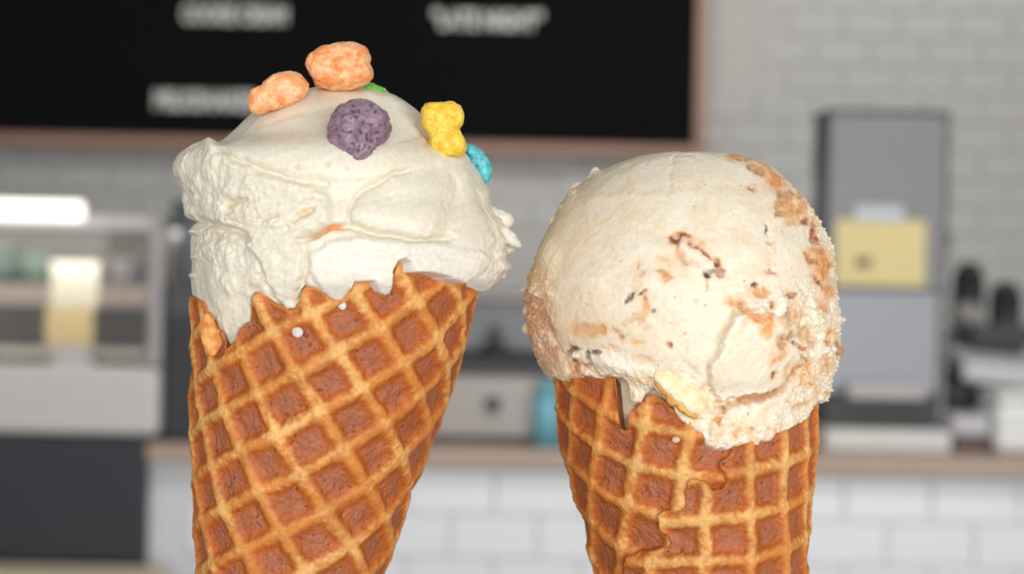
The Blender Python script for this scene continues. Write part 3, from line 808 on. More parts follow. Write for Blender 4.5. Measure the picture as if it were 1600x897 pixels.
def feat_left(px, py, P3, V):
    wx = px + 5 * perlin(P3 * 3.1) + 2.2 * perlin(P3 * 9 + 2); wy = py + 5 * perlin(P3 * 3.1 + 40) + 2.2 * perlin(P3 * 9 + 12)
    d = np.zeros_like(px)
    for pts, h, s in plates:
        sd = poly_sd(wx, wy, pts); d += h * sstep(-s * 0.35, s, sd)
    for pts, h, s in creases:
        d -= h * np.exp(-(line_d(wx, wy, pts) / s) ** 2)
    # roughness map: left chunk and hanging lump are torn, right side smoother
    ro = np.maximum(sstep(-6, 14, poly_sd(px, py, plates[1][0])), sstep(-8, 10, poly_sd(px, py, [(296, 345), (480, 360), (482, 470), (440, 486), (360, 470), (330, 420), (296, 400)])))
    ro = np.maximum(ro, sstep(745, 775, px) * sstep(300, 335, py))
    ro = np.maximum(ro, 0.4 * sstep(370, 385, py))
    b1 = fbm(P3 * 3.2 + 3, 3); b2 = fbm(P3 * 9.5 + 9, 3)
    bil = np.abs(perlin(P3 * 5.5 + 21)) 
    d += 2.4 * perlin(P3 * 2.3 + 61) * ro + ro * (3.4 * b1 + 1.1 * b2 * sstep(-0.3, 0.4, b1) - 3.5 * np.clip(0.22 - bil, 0, 1)) + (1 - ro) * (2.2 * perlin(P3 * 1.4 + 6) + 0.16 * b2)
    # spoon streaks on the smooth cap
    st = perlin(np.stack([(px * 0.25 + py * 0.97) / 9.0, (px * 0.97 - py * 0.25) / 90.0, px * 0 + 2], -1))
    d += (1 - ro) * 0.55 * st
    for (x, y, r, h) in ((465, 262, 3.5, 4), (512, 256, 4.5, 4), (543, 262, 3, 3), (355, 378, 3, 3), (385, 383, 3, 4), (408, 430, 4, 3), (348, 362, 2.5, 3), (452, 358, 3.5, 5)):
        d -= h * np.exp(-(((px - x) / r) ** 2 + ((py - y) / r) ** 2))
    # torn flakes standing off the side
    for (x, y, rx, ry, rot, h) in ((784, 345, 10, 14, 25, 7), (786, 375, 9, 9, 32, 5), (786, 417, 5, 8, 10, 8), (781, 398, 6, 5, 0, 5), (334, 233, 9, 7, 0, 7), (290, 262, 12, 20, 0, 8),
                                   (303, 362, 4, 4, 0, 8), (303, 402, 4, 3, 0, 6), (301, 430, 4, 4, 0, 6), (757, 300, 8, 14, 10, 4)):
        d += h * np.exp(-blob(px, py, x, y, rx, ry, rot) ** 2)
    n = perlin(P3 * 1.2 + 70)[..., None]
    c = lin((233, 225, 206)) * (1 - 0.03 * n) + 0 * P3
    warm = np.clip(fbm(P3 * 2.2 + 90, 2), 0, 1)[..., None]
    c = c * (1 - 0.22 * warm) + lin((228, 216, 186)) * 0.22 * warm
    lowb = 0.8 * sstep(358, 400, wy)[..., None] * sstep(462, 500, wx)[..., None]  # paler lower band: light from low in front put into the colour
    c = c * (1 - lowb) + lin((238, 232, 220)) * lowb
    def paint(c, m, col): m = np.clip(m, 0, 1)[..., None]; return c * (1 - m) + lin(col) * m
    for (x, y, rx, ry, rot, col, s) in ((519, 357, 16, 5, -12, (242, 156, 84), 1.0), (495, 364, 18, 4, -22, (205, 165, 110), 0.7), (535, 362, 26, 7, 0, (243, 215, 185), 0.7),
                                        (370, 320, 12, 5, -25, (224, 200, 150), 0.7), (380, 338, 14, 4, 0, (222, 202, 168), 0.5), (435, 338, 12, 6, 0, (228, 206, 160), 0.6), (480, 334, 14, 6, -8, (226, 200, 148), 0.7),
                                        (484, 300, 10, 8, 0, (232, 218, 180), 0.5), (343, 372, 28, 10, 15, (214, 200, 178), 0.5), (408, 430, 8, 6, 0, (226, 206, 170), 0.6), (465, 262, 4, 4, 0, (214, 200, 150), 0.7),
                                        (512, 256, 5, 4, 0, (214, 204, 165), 0.6), (476, 440, 4, 14, 0, (222, 205, 160), 0.5), (485, 150, 40, 6, -6, (240, 205, 170), 0.25)):
        c = paint(c, s * (1 - sstep(0.4, 1.25, blob(wx, wy, x, y, rx, ry, rot))), col)
    rimy = np.interp(px, [p[0] for p in rimA], [p[1] for p in rimA])
    ins = sstep(-2.0, 5.0, py - rimy) * (px < 757)
    ins = np.maximum(ins, sstep(455, 464, py) * (px >= 757))
    # the cream hangs a little over the rim where it drips
    drip = np.zeros_like(px)
    for (x, y, rx, ry) in ((455, 470, 9, 13), (532, 462, 14, 10), (603, 452, 7, 9), (719, 438, 8, 8), (672, 420, 30, 7)):
        drip = np.maximum(drip, 1 - sstep(0.6, 1.1, blob(px, py, x, y, rx, ry)))
    ins = ins * (1 - 0.0 * drip)
    return d, c, ins
scoopA, VA = build_cream('ice_cream_scoop', LI, RI, shapeA, None, 620, feat_left, M_iceL, nring=340, depth=0.98)
tag(scoopA, 'off-white vanilla ice cream topped with coloured cereal, melting over the rim of the left cone', 'ice cream', 'ice cream scoops')

# ---- right scoop
LJ = [(237.5, 1040), (240, 1022), (244, 1002), (247, 992), (255, 968), (264, 948), (275, 925), (291, 902), (315, 879), (345, 862), (390, 840), (436, 825), (473, 822), (510, 824), (545, 834), (578, 847), (592, 858), (612, 864), (632, 866), (660, 868), (720, 880), (760, 890)]
RJ = [(237.5, 1060), (240, 1075), (244, 1150), (247, 1172), (255, 1191), (264, 1205), (275, 1218), (291, 1232), (315, 1253), (345, 1275), (390, 1293), (436, 1300), (473, 1303), (510, 1305), (545, 1305), (578, 1299), (592, 1291), (612, 1286), (632, 1282), (660, 1280), (720, 1274), (760, 1268)]
edgeB = [(800, 593), (862, 593), (880, 597), (905, 591), (945, 592), (962, 594), (972, 597), (982, 606), (986, 634), (1000, 630), (1008, 617), (1020, 607), (1037, 624), (1050, 632), (1058, 652), (1067, 661), (1087, 675), (1097, 678), (1103, 696), (1119, 704), (1133, 704), (1144, 698), (1167, 695), (1185, 696), (1188, 691), (1203, 689), (1208, 680), (1231, 671), (1256, 657), (1267, 643), (1276, 630), (1400, 620)]
AMB = (222, 138, 54); BRN = (150, 74, 30); DRK = (88, 48, 26); TAN = (224, 174, 120); WHT = (246, 238, 220); YLW = (244, 226, 176); RED = (196, 112, 92)
spots = [
    # upper right rim of caramel
    (1158, 247, 22, 4, 6, AMB, .8, -1), (1173, 259, 7, 3.5, 25, DRK, .7, -3), (1196, 271, 24, 9, 42, AMB, .85, 1), (1212, 286, 15, 11, 30, AMB, .9, 1), (1186, 268, 8, 3, 30, BRN, .6, -2),
    (1228, 302, 15, 5, 15, BRN, .8, -2), (1220, 313, 4, 13, 8, BRN, .8, -2), (1238, 322, 20, 20, 0, AMB, .8, 2), (1242, 318, 8, 8, 0, YLW, .7, 2), (1213, 322, 4, 9, 0, BRN, .5, -2), (1217, 335, 9, 4, 5, DRK, .6, -3), (1226, 336, 9, 5, 0, TAN, .8, 0),
    (1244, 348, 22, 5, -5, TAN, .8, -1), (1260, 344, 6, 6, 0, BRN, .8, -2), (1271, 357, 3.5, 14, 5, BRN, .8, -3), (1274, 373, 7, 8, 40, (170, 80, 50), .8, -3), (1276, 398, 15, 13, 0, AMB, .9, 2), (1262, 403, 4, 11, -15, BRN, .7, -2),
    (1284, 415, 14, 12, 0, AMB, .9, 2), (1270, 410, 8, 3, 30, BRN, .6, -2), (1281, 430, 12, 8, 45, AMB, .8, 1), (1279, 442, 14, 3, 45, BRN, .8, -3), (1294, 455, 8, 11, 10, AMB, .8, 0), (1174, 296, 6, 3, 10, BRN, .6, -1), (1197, 356, 1.6, 9, -5, DRK, .7, -3), (1204, 379, 5, 4, 0, TAN, .7, -1), (1209, 398, 3, 14, 0, TAN, .5, 0),
    # central crack
    (1054, 372, 9, 8, 0, BRN, .95, -4), (1059, 374, 3, 8, 10, (130, 60, 30), .8, -3), (1068, 367, 12, 2.6, 15, BRN, .9, -3), (1087, 383, 13, 3.8, 35, BRN, .95, -4), (1092, 378, 14, 6, 35, TAN, .5, -1), (1105, 397, 13, 2, 42, BRN, .9, -3), (1120, 410, 5, 9, -10, BRN, .85, -3), (1127, 424, 9, 7, 0, (186, 130, 96), .85, -2), (1113, 424, 8, 3, -30, DRK, .5, -2), (1104, 430, 5, 5.5, 0, (84, 50, 36), .9, -4),
    (1060, 395, 5, 12, -5, AMB, .7, -1), (1066, 402, 3, 8, 0, BRN, .5, -2), (1072, 411, 5, 4, 0, BRN, .5, -1), (1082, 400, 16, 12, 20, (244, 224, 200), .7, 0), (1106, 444, 2, 8, 0, TAN, .8, -1), (1036, 425, 10, 2.6, 20, BRN, .75, -2), (1042, 434, 6, 9, 25, AMB, .75, -1),
    (1005, 426, 5, 7, 0, (198, 160, 138), .7, -1), (997, 415, 3, 6, 0, BRN, .4, -1), (998, 440, 9, 20, 10, (236, 206, 168), .7, 0), (982, 466, 2.6, 10, 28, (80, 55, 30), .9, -3), (1003, 458, 9, 1.8, -20, (90, 60, 34), .9, -2), (1008, 474, 5, 15, 0, AMB, .8, -1), (1018, 484, 5, 3, -20, (130, 110, 80), .7, -2), (1002, 496, 7, 12, 0, TAN, .8, 0),
    # right side swirl
    (1180, 445, 5.5, 3, -20, (90, 60, 34), .9, -4), (1174, 458, 18, 8, -10, (238, 204, 170), .8, 0), (1190, 457, 11, 9, 0, AMB, .75, -1), (1152, 474, 13, 8, 20, AMB, .7, -2), (1162, 478, 4, 6, -20, BRN, .8, -4), (1168, 488, 14, 3, 45, TAN, .8, -2), (1182, 477, 16, 10, 10, WHT, .9, 6), (1219, 467, 14, 12, 0, WHT, .8, 6), (1234, 462, 7, 5.5, 20, BRN, .85, -3), (1204, 477, 3.5, 5, 0, BRN, .7, -3), (1217, 487, 18, 7, -15, WHT, .8, 4), (1232, 487, 5, 7, 0, (140, 60, 30), .85, -5),
    (1243, 494, 12, 14, -20, (214, 166, 120), .8, -2), (1194, 505, 10, 18, 0, AMB, .85, -1), (1192, 521, 12, 8, 0, (232, 176, 104), .8, 0), (1178, 497, 10, 5, 42, AMB, .8, -2), (1224, 504, 12, 10, 0, TAN, .8, 1), (1257, 524, 25, 10, 45, (214, 168, 122), .85, -2), (1220, 530, 6, 9, 20, BRN, .7, -2), (1215, 541, 4, 5, 0, BRN, .8, -3), (1230, 522, 3, 4.5, 0, (120, 70, 40), .9, -3), (1235, 537, 3, 6, -25, (120, 80, 50), .8, -3), (1252, 544, 8, 5, 25, (186, 100, 56), .8, -3), (1249, 559, 4, 3, 0, RED, .8, -2), (1260, 564, 8, 2, 42, BRN, .8, -3),
    (1274, 502, 17, 14, 20, (246, 236, 206), .9, 7), (1282, 529, 7, 7, 0, WHT, .8, 4), (1294, 535, 4, 12, -15, AMB, .85, -3), (1294, 520, 9, 4, 0, AMB, .8, -1), (1296, 545, 12, 7, 0, WHT, .8, 4), (1307, 545, 3, 13, 0, BRN, .7, -1), (1204, 425, 12, 4, 10, (210, 150, 110), .8, -2), (1210, 557, 16, 4, -42, AMB, .6, 0), (1225, 575, 3, 12, 20, AMB, .5, -1), (1206, 583, 3, 7, 30, BRN, .8, -3), (1264, 572, 2.5, 14, -10, AMB, .7, -2), (1256, 590, 2.5, 14, 20, AMB, .5, -2),
    (1258, 627, 8, 4, -15, TAN, .8, -1), (1245, 633, 5, 2.5, 0, RED, .5, -1), (1173, 669, 4, 3, 0, AMB, .8, -1), (1151, 679, 4, 6, 20, AMB, .7, -2), (1121, 657, 5, 10, -20, (220, 140, 60), .85, -3), (1128, 640, 3, 4, 0, BRN, .7, -3), (1150, 660, 14, 8, 0, YLW, .6, 2), (1186, 672, 12, 10, 0, WHT, .7, 3), (1215, 650, 20, 12, -20, WHT, .6, 2), (1291, 570, 8, 12, 0, AMB, .5, 0),
    # left side
    (914, 516, 27, 12, 4, (226, 176, 120), .85, -2), (941, 516, 8, 8, 0, AMB, .75, -1), (842, 482, 13, 20, 0, (222, 176, 134), .75, -2), (853, 506, 9, 24, -28, (204, 152, 112), .75, -3), (831, 516, 8, 13, 0, (224, 178, 130), .7, 0), (861, 552, 13, 18, -30, (228, 186, 150), .8, -1), (866, 545, 3, 4, 0, RED, .5, -1),
    (896, 544, 9, 3.5, 15, (100, 72, 44), .85, -4), (889, 550, 3, 6, 0, (110, 80, 50), .7, -3), (898, 554, 7, 5, 0, WHT, .8, 4), (896, 568, 5, 7, 0, BRN, .85, -3), (896, 582, 5, 9, 0, AMB, .9, -1), (918, 556, 3, 7, -20, (90, 62, 40), .85, -4), (929, 551, 6, 2.5, 5, (100, 72, 44), .8, -3), (918, 571, 9, 3, 0, (200, 140, 104), .8, -2), (970, 528, 4, 5, 0, BRN, .7, -2), (962, 516, 8, 4, 20, (200, 150, 110), .6, -2), (996, 535, 15, 4, 0, (240, 196, 120), .8, -1), (1004, 560, 18, 5, 8, (236, 196, 160), .7, -1),
    (962, 570, 38, 9, 17, WHT, .85, 6), (1013, 512, 7, 5, 0, TAN, .4, 0), (858, 400, 10, 26, 12, (244, 226, 190), .6, 3), (846, 430, 6, 18, 10, (232, 200, 160), .5, -1), (858, 460, 7, 5, 0, YLW, .7, 4), (838, 458, 8, 7, 0, (240, 214, 180), .6, 4), (1044, 540, 4, 5, 0, (170, 110, 70), .8, -3), (1075, 548, 4, 8, 0, (226, 170, 150), .4, 0), (1068, 520, 3, 3, 0, RED, .5, 0), (975, 600, 14, 16, 0, (226, 204, 168), .8, -2), (992, 595, 8, 10, 0, (238, 216, 170), .7, 1),
    (973, 622, 9, 18, 0, (206, 178, 150), .9, 0), (973, 664, 14, 13, 0, (120, 76, 52), .95, 0),  # inside the rim notch: shade deepening to dark, painted into the cream
    (1040, 408, 14, 5, 30, TAN, .5, 0), (1086, 412, 14, 6, 30, TAN, .4, 0), (1136, 470, 8, 12, 20, TAN, .45, 0), (1160, 505, 6, 16, 30, TAN, .4, 0), (985, 500, 14, 6, -30, TAN, .5, 0), (950, 545, 16, 4, 10, TAN, .5, -1), (1090, 470, 5, 5, 0, RED, .3, 0), (1240, 575, 8, 12, 20, AMB, .5, -1), (1285, 480, 6, 12, -20, AMB, .5, -1), (1268, 600, 9, 5, 30, AMB, .45, 0),
]
creasesB = [([(1118, 634), (1140, 631), (1160, 626), (1185, 621), (1205, 614), (1222, 602), (1232, 590), (1243, 577)], 17, 4.2), ([(1147, 487), (1137, 508), (1124, 532), (1114, 560), (1103, 580)], 8, 3.2),
            ([(1012, 570), (1060, 565), (1095, 590)], 1.5, 6), ([(1262, 470), (1285, 500), (1296, 520)], 2.0, 3), ([(1245, 440), (1262, 470), (1270, 490)], 2.2, 3), ([(880, 555), (905, 570), (940, 590), (965, 600)], 3.5, 4), ([(858, 520), (872, 545), (890, 580)], 3, 4),
            ([(1105, 590), (1112, 612), (1122, 632)], 3, 4), ([(1053, 245), (1048, 270), (1045, 300)], 1.2, 4), ([(1192, 290), (1196, 340), (1203, 380), (1205, 420)], 1.6, 5), ([(1106, 662), (1114, 650), (1120, 640)], 4, 3), ([(1255, 580), (1262, 610), (1250, 640)], 2.5, 4)]
platesB = [([(1147, 490), (1185, 480), (1230, 500), (1252, 560), (1240, 580), (1225, 600), (1200, 612), (1160, 622), (1120, 628), (1105, 600), (1108, 570), (1125, 535)], 9, 7),
           ([(1110, 640), (1200, 622), (1240, 590), (1290, 590), (1300, 640), (1240, 700), (1100, 720)], 4, 8)]
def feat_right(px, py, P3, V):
    d = np.zeros_like(px)
    wx = px + 4.5 * perlin(P3 * 4.1) + 2.6 * perlin(P3 * 12 + 2) + 1.3 * perlin(P3 * 26 + 4); wy = py + 3.5 * perlin(P3 * 4.1 + 40) + 2.6 * perlin(P3 * 12 + 12) + 1.3 * perlin(P3 * 26 + 14)
    for pts, h, s in platesB: d += h * sstep(-s * 0.35, s, poly_sd(wx, wy, pts))
    cr_ = np.zeros_like(px)
    for pts, h, s in creasesB:
        g = np.exp(-(line_d(wx, wy, pts) / s) ** 2); d -= h * g
    cr_ = np.exp(-(line_d(wx, wy, [(1160, 627), (1190, 620), (1210, 611), (1226, 598), (1240, 580)]) / 5) ** 2)
    ro = sstep(1130, 1190, px) * sstep(430, 470, py)
    ro = np.maximum(ro, sstep(560, 600, py) * 0.9); ro = np.maximum(ro, (1 - sstep(836, 880, px)) * sstep(380, 440, py) * 0.9)
    ro = np.maximum(ro, sstep(1190, 1235, px - (py - 250) * 0.45 + 0) * (py < 440))
    sw = sstep(0, 10, poly_sd(px, py, platesB[0][0])); sw = np.maximum(sw, sstep(-4, 8, poly_sd(px, py, [(1128, 640), (1185, 626), (1225, 612), (1225, 640), (1190, 660), (1140, 655)]))); ro = ro * (1 - 0.85 * sw)
    b1 = fbm(P3 * 4.2 + 3, 3); b2 = fbm(P3 * 12 + 9, 3); bil = np.abs(perlin(P3 * 8 + 21))
    d += ro * (4.2 * b1 + 1.3 * b2 - 4.0 * np.clip(0.22 - bil, 0, 1)) + (1 - ro) * (2.0 * perlin(P3 * 1.5 + 6) + 0.22 * b2 + 0.7 * b1)
    # crumbs on the outline
    limb = np.clip((np.abs(px - 1062) / 242.0), 0, 1)
    crumb = sstep(0.30, 0.55, perlin(P3 * 13 + 60))
    d += 3.0 * crumb * ro * sstep(0.55, 0.95, limb)
    for (x, y, rx, ry, h) in ((928, 271, 13, 5, 6), (893, 300, 7, 9, 5), (873, 322, 5, 4, 6), (822, 468, 4, 5, 7), (820, 508, 4, 4, 7), (1311, 500, 5, 5, 9), (1310, 555, 6, 16, 6), (1291, 606, 5, 14, 5)):
        d += h * np.exp(-(((px - x) / rx) ** 2 + ((py - y) / ry) ** 2)) * (0.7 + 0.6 * perlin(P3 * 20))
    # colour
    n = perlin(P3 * 1.1 + 70)
    c = lin((240, 226, 202)) * (1 + 0 * n[..., None])
    def paint(c, m, col): m = np.clip(m, 0, 1)[..., None]; return c * (1 - m) + lin(col) * m
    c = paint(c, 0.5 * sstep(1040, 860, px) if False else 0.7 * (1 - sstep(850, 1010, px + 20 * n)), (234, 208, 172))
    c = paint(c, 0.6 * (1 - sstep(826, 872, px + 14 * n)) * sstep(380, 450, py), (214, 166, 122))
    c = paint(c, 0.5 * np.clip(fbm(P3 * 2.6 + 33, 3) * 1.6, 0, 1), (240, 214, 178))
    c = paint(c, ro * 0.55 * np.clip(fbm(P3 * 5.0 + 13, 2) * 2.0, 0, 1), (236, 190, 138))
    c = paint(c, 0.35 * np.clip(fbm(P3 * 2.2 + 83, 3) * 2, 0, 1), (246, 240, 224))
    # random freckles
    f1 = sstep(0.70, 0.84, perlin(P3 * 10 + 200)); f2 = sstep(0.68, 0.82, perlin(P3 * 17 + 300))
    c = paint(c, 0.55 * f1, (190, 130, 92)); c = paint(c, 0.5 * f2, (150, 104, 84)); d -= 0.8 * f1
    fr = sstep(0.45, 0.75, fbm(P3 * 6 + 400, 3)) * ro
    c = paint(c, 0.6 * fr, (220, 150, 86)); d -= 1.5 * fr
    for (x, y, rx, ry, rot, col, s, h) in spots:
        b = blob(wx, wy, x, y, rx * 1.12 + 1.1, ry * 1.12 + 1.0, rot); m = (1 - sstep(0.45, 1.2, b)) * (0.78 + 0.5 * perlin(P3 * 14 + x))
        if col in (AMB, BRN): c = paint(c, 0.42 * (1 - sstep(0.7, 1.25, blob(wx, wy, x, y, rx + 6, ry + 6, rot))), (236, 196, 146))
        c = paint(c, 1.15 * s * m, col); d += 1.5 * h * np.exp(-b ** 2 * 1.3)
    c = paint(c, 0.75 * cr_, (200, 128, 62))  # darkness below the overhanging lip, painted as dark orange
    low = sstep(-16, -4, py - np.interp(px, [p[0] for p in edgeB], [p[1] for p in edgeB]))
    c = paint(c, 0.35 * low, (232, 214, 194))
    e = np.interp(px, [p[0] for p in edgeB], [p[1] for p in edgeB]) + 2.5 * perlin(P3 * 10 + 500)
    dd = py - e
    rndm = np.clip(1 + dd / 9.0, 0, 1)
    d -= 5.0 * rndm ** 3
    ins = sstep(-1.0, 4.5, dd)
    return d, c, ins
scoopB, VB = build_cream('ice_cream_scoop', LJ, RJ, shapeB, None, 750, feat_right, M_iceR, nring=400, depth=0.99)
tag(scoopB, 'round cream coloured ice cream scoop with caramel swirls and biscuit pieces on the right cone', 'ice cream', 'ice cream scoops')

# ------------------------------------------------------------------ small solid pieces
def pebble(name, m, outline, thick, Yc, tilt=0.0, n=2.6, lump=2.0, fine=1.2, pores=0.0, base=(220, 140, 80), hi=(240, 170, 110), pore_c=(150, 80, 40), res=(150, 110), seed=0.0, dents=(), parent=None, shear=0.0):
    """a solid lump: the outline seen from the front (pixels), its own thickness (pixels), placed at distance Yc"""
    pts = np.array(outline, float); cx, cy = pts.mean(0)
    ang = np.arctan2(-(pts[:, 1] - cy), pts[:, 0] - cx); rad = np.hypot(pts[:, 0] - cx, pts[:, 1] - cy)
    o_ = np.argsort(ang); ang, rad = ang[o_], rad[o_]
    A = np.concatenate([ang - 2 * math.pi, ang, ang + 2 * math.pi]); Rr = np.concatenate([rad] * 3)
    fa = np.linspace(-math.pi * 2, math.pi * 2, 1441); fr = gsmooth(np.interp(fa, A, Rr), 7)
    na, ne = res
    th = np.linspace(0, 2 * math.pi, na, endpoint=False); ph = np.linspace(1e-3, math.pi - 1e-3, ne)   # ph from the front pole
    R2 = np.interp(np.mod(th + math.pi, 2 * math.pi) - math.pi, fa, fr)
    sp, cp = np.sin(ph)[:, None], np.cos(ph)[:, None]
    s = 1.0 / ((np.abs(sp)) ** n + np.abs(cp) ** n) ** (1 / n)
    rho = s * sp * R2[None]; dep = s * cp * thick
    P = np.stack([rho * np.cos(th)[None], -dep + 0 * rho, rho * np.sin(th)[None]], -1)     # pixels
    N = P / np.maximum(np.linalg.norm(P, axis=-1, keepdims=True), 1e-6)
    Q = P / 100.0 + seed
    pn = sstep(0.25, 0.55, perlin(Q * 16)) * pores
    dsp = lump * fbm(Q * 4.5, 2) + fine * fbm(Q * 13, 3) - 3.2 * pn
    for (x, y, r, h) in dents:
        dsp -= h * np.exp(-(((P[..., 0] - (x - cx)) ** 2 + (P[..., 2] + (y - cy)) ** 2) / r ** 2)) * (P[..., 1] < 0)
    P = P + N * dsp[..., None]
    P[..., 1] += shear * P[..., 2]
    k = FPX / Yc
    V = np.stack([(cx - 800) / k + P[..., 0] / k, Yc + P[..., 1] / k, (448.5 - cy) / k + P[..., 2] / k], -1)
    w = np.clip(fbm(Q * 6 + 9, 3) * 1.1 + 0.5, 0, 1)[..., None]
    c = lin(base) * (1 - w) + lin(hi) * w
    c = c * (1 - 0.8 * pn[..., None]) + lin(pore_c) * 0.8 * pn[..., None]
    me = grid_mesh(name, V, c)
    o = link(name, me, m, parent)
    return o
M_cereal = food_mat('cereal', 0.38, 0.25, 0.0015, (1.0, 0.6, 0.35), [(700, 0.35, 0.0005), (2500, 0.3, 0.0002)], 0.5)
G = 'coloured cereal pieces on the left scoop'
def lay(px, py, dz): return px_depth(VA, px, py) + dz / K
o = pebble('cereal_piece', M_cereal, [(389, 152), (395, 141), (410, 134), (419, 121), (431, 114), (445, 113), (461, 114), (473, 118), (481, 127), (484, 138), (479, 148), (460, 160), (440, 167), (420, 172), (402, 179), (392, 174), (389, 164)], 24, lay(440, 190, 30), n=2.5, lump=2.6, base=(240, 158, 96), hi=(252, 198, 150), seed=3.0)
tag(o, 'small lumpy orange cereal piece at the upper left of the white scoop', 'cereal', G)
o = pebble('cereal_piece', M_cereal, [(478, 98), (484, 86), (498, 77), (518, 71), (540, 68), (560, 70), (574, 76), (580, 90), (577, 100), (583, 112), (581, 123), (570, 132), (552, 138), (530, 141), (508, 139), (495, 134), (486, 120)], 36, lay(535, 165, 40), n=2.8, lump=3.0, base=(240, 150, 82), hi=(252, 192, 140), seed=5.5, pores=0.15, dents=((520, 114, 6, 5), (545, 121, 9, 4), (532, 90, 8, 3)))
tag(o, 'large rounded orange cereal piece on the very top of the white scoop', 'cereal', G)
o = pebble('cereal_piece', M_cereal, [(513, 210), (514, 192), (524, 174), (536, 163), (555, 156), (575, 158), (592, 167), (604, 175), (609, 190), (611, 205), (604, 217), (590, 228), (585, 242), (574, 258), (560, 263), (548, 254), (530, 243), (516, 230)], 40, lay(562, 210, -6), n=2.6, lump=2.4, fine=1.1, pores=0.8, base=(128, 100, 120), hi=(158, 132, 146), pore_c=(66, 44, 62), seed=7.7, dents=((592, 213, 9, 7), (553, 253, 4, 3)))
tag(o, 'purple porous cereal piece pressed into the front of the white scoop', 'cereal', G)
o = pebble('cereal_piece', M_cereal, [(660, 170), (665, 161), (680, 160), (695, 161), (710, 160), (720, 168), (726, 182), (723, 193), (717, 201), (722, 210), (727, 220), (728, 235), (720, 244), (706, 244), (690, 244), (677, 240), (671, 230), (671, 218), (668, 208), (660, 198), (659, 185)], 28, lay(693, 240, 22), n=3.2, lump=2.0, base=(240, 192, 52), hi=(252, 216, 84), pore_c=(190, 130, 30), seed=9.1, pores=0.15, dents=((676, 186, 6, 4), (700, 207, 7, 4), (690, 200, 14, 3)))
tag(o, 'bright yellow waisted cereal piece at the upper right of the white scoop', 'cereal', G)
o = pebble('cereal_piece', M_cereal, [(722, 222), (733, 224), (747, 232), (758, 243), (766, 258), (767, 275), (763, 288), (754, 280), (744, 262), (734, 245), (724, 234)], 20, lay(752, 262, 16), n=2.5, lump=1.2, base=(70, 176, 190), hi=(112, 208, 216), seed=11.3, pores=0.2, pore_c=(40, 120, 140))
tag(o, 'turquoise cereal piece half hidden behind the right shoulder of the white scoop', 'cereal', G)
o = pebble('cereal_piece', M_cereal, [(548, 140), (560, 131), (576, 130), (592, 135), (605, 143), (615, 152), (606, 164), (580, 162), (556, 154)], 16, D0 - 0.006, n=2.4, lump=0.5, base=(112, 190, 58), hi=(150, 214, 92), seed=13.2)
tag(o, 'flat green cereal piece under the large orange one on top of the white scoop', 'cereal', G)

for ol, th, yy_ in (([(740, 326), (764, 322), (778, 326), (790, 331), (803, 340), (802, 349), (794, 358), (776, 362), (752, 350)], 16, 0.001),
                    ([(764, 350), (782, 352), (798, 360), (808, 372), (816, 387), (809, 387), (794, 381), (776, 372)], 9, -0.002),
                    ([(776, 384), (796, 381), (806, 390), (799, 396), (784, 396)], 7, 0.002),
                    ([(770, 408), (786, 408), (801, 418), (792, 424), (788, 436), (772, 432)], 10, -0.001),
                    ([(298, 398), (306, 392), (309, 402), (300, 405)], 5, 0.0), ([(297, 362), (305, 358), (308, 367), (300, 369)], 5, 0.0)):
    pebble('torn_flake', M_iceL, ol, th, D0 + yy_, n=2.0, lump=0.8, fine=0.3, base=(232, 228, 212), hi=(238, 234, 222), res=(60, 40), parent=scoopA, seed=ol[0][0] * 0.01)
for ol, th in (([(918, 279), (921, 270), (928, 263), (933, 268), (927, 275), (922, 281)], 6), ([(884, 311), (890, 300), (902, 288), (906, 292), (898, 302), (888, 313)], 6),
               ([(870, 327), (876, 319), (881, 324), (874, 331)], 5), ([(861, 352), (867, 338), (872, 341), (866, 354)], 5), ([(816, 449), (812, 452), (819, 457), (826, 455), (824, 446)], 5), ([(818, 480), (815, 486), (822, 492), (827, 484)], 5), ([(817, 508), (814, 513), (822, 520), (828, 512)], 5)):
    oc = np.array(ol, float).mean(0); inward = np.array((1062, 470)) - oc; inward = inward / np.linalg.norm(inward)
    ol = [tuple(oc + (np.array(q) - oc) * 1.5 + inward * 4.0) for q in ol]
    pebble('cream_crumb', M_iceR, ol, th * 1.6, D0, n=2.0, lump=1.0, fine=0.5, base=(240, 224, 194), hi=(246, 236, 214), res=(40, 28), parent=scoopB, seed=ol[0][0] * 0.01)
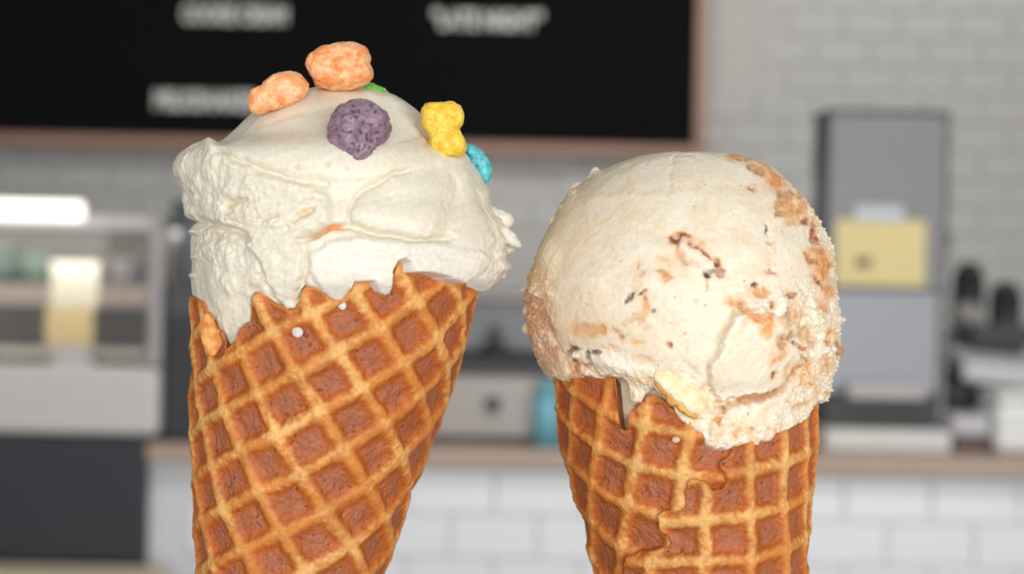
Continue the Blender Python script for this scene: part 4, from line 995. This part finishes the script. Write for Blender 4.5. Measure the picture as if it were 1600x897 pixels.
# drips on the waffle and the biscuit pieces in the caramel scoop
def cone_depth(cone, px, py):
    yd = D0
    for _ in range(12):
        X = (px - 800) / FPX * yd; row = 448.5 - (448.5 - py) / FPX * yd * K
        cx = np.interp(row, cone['py'], cone['cx']); hw = np.interp(row, cone['py'], cone['hw'])
        c = np.clip((X * K + 800 - cx) / hw, -0.99, 0.99); yd = D0 - hw / K * math.sqrt(1 - c * c)
    return float(yd)
def ell(cx, cy, rx, ry, rot=0, n=18):
    a = math.radians(rot); out = []
    for i in range(n):
        t = 2 * math.pi * i / n; x, y = rx * math.cos(t), ry * math.sin(t)
        out.append((cx + x * math.cos(a) - y * math.sin(a), cy + x * math.sin(a) + y * math.cos(a)))
    return out
pebble('rim_flap', M_waffle, [(318, 500), (321, 490), (326, 488), (330, 498), (338, 514), (346, 520), (347, 532), (343, 548), (334, 556), (324, 556), (318, 540), (315, 520)], 6, cone_depth(shapeA, 332, 525) - 0.0004, n=2.4, lump=2.2, fine=0.8, base=(206, 124, 54), hi=(236, 174, 98), seed=31, res=(90, 60), parent=coneA)
for (x, y, rx, ry, rot) in ((534, 476, 7, 9, -20), (465, 519, 9, 8.5, 40)):
    pebble('melted_drop', M_iceL, ell(x, y, rx, ry, rot), 3, cone_depth(shapeA, x, y) + 0.0006, n=2.2, lump=0.4, fine=0.2, base=(208, 200, 196), hi=(216, 210, 206), res=(40, 24), parent=scoopA, seed=x)
pebble('melted_drop', M_iceR, ell(1056, 687, 6.5, 5.5, 0), 4, cone_depth(shapeB, 1056, 687) + 0.0004, n=2.2, lump=0.4, fine=0.2, base=(206, 170, 150), hi=(214, 180, 160), res=(40, 24), parent=scoopB, seed=2)
M_bis = food_mat('biscuit', 0.6, 0.2, 0.0015, (1.0, 0.7, 0.4), [(700, 0.5, 0.0006), (2200, 0.5, 0.0003)], 0.3)
yb = px_depth(VB, 1060, 605)
o = pebble('biscuit_piece', M_bis, [(1019, 590), (1022, 576), (1036, 570), (1048, 577), (1062, 590), (1078, 604), (1094, 618), (1102, 630), (1100, 642), (1092, 650), (1080, 646), (1064, 632), (1046, 617), (1030, 603)], 14, yb + 0.0004, n=3.0, lump=1.4, fine=0.9, base=(242, 222, 172), hi=(250, 238, 208), seed=21, parent=scoopB)
o['label'] = 'pale yellow biscuit piece with a toasted underside'
o = pebble('biscuit_crust', M_bis, [(1016, 588), (1022, 586), (1034, 600), (1050, 614), (1068, 628), (1086, 642), (1094, 650), (1088, 657), (1074, 650), (1056, 634), (1040, 619), (1024, 602)], 12, yb + 0.0008, n=2.6, lump=1.6, fine=1.4, base=(222, 150, 70), hi=(240, 186, 106), pore_c=(130, 70, 30), pores=0.25, seed=23, parent=scoopB)
o['label'] = 'toasted amber crust of the biscuit piece'
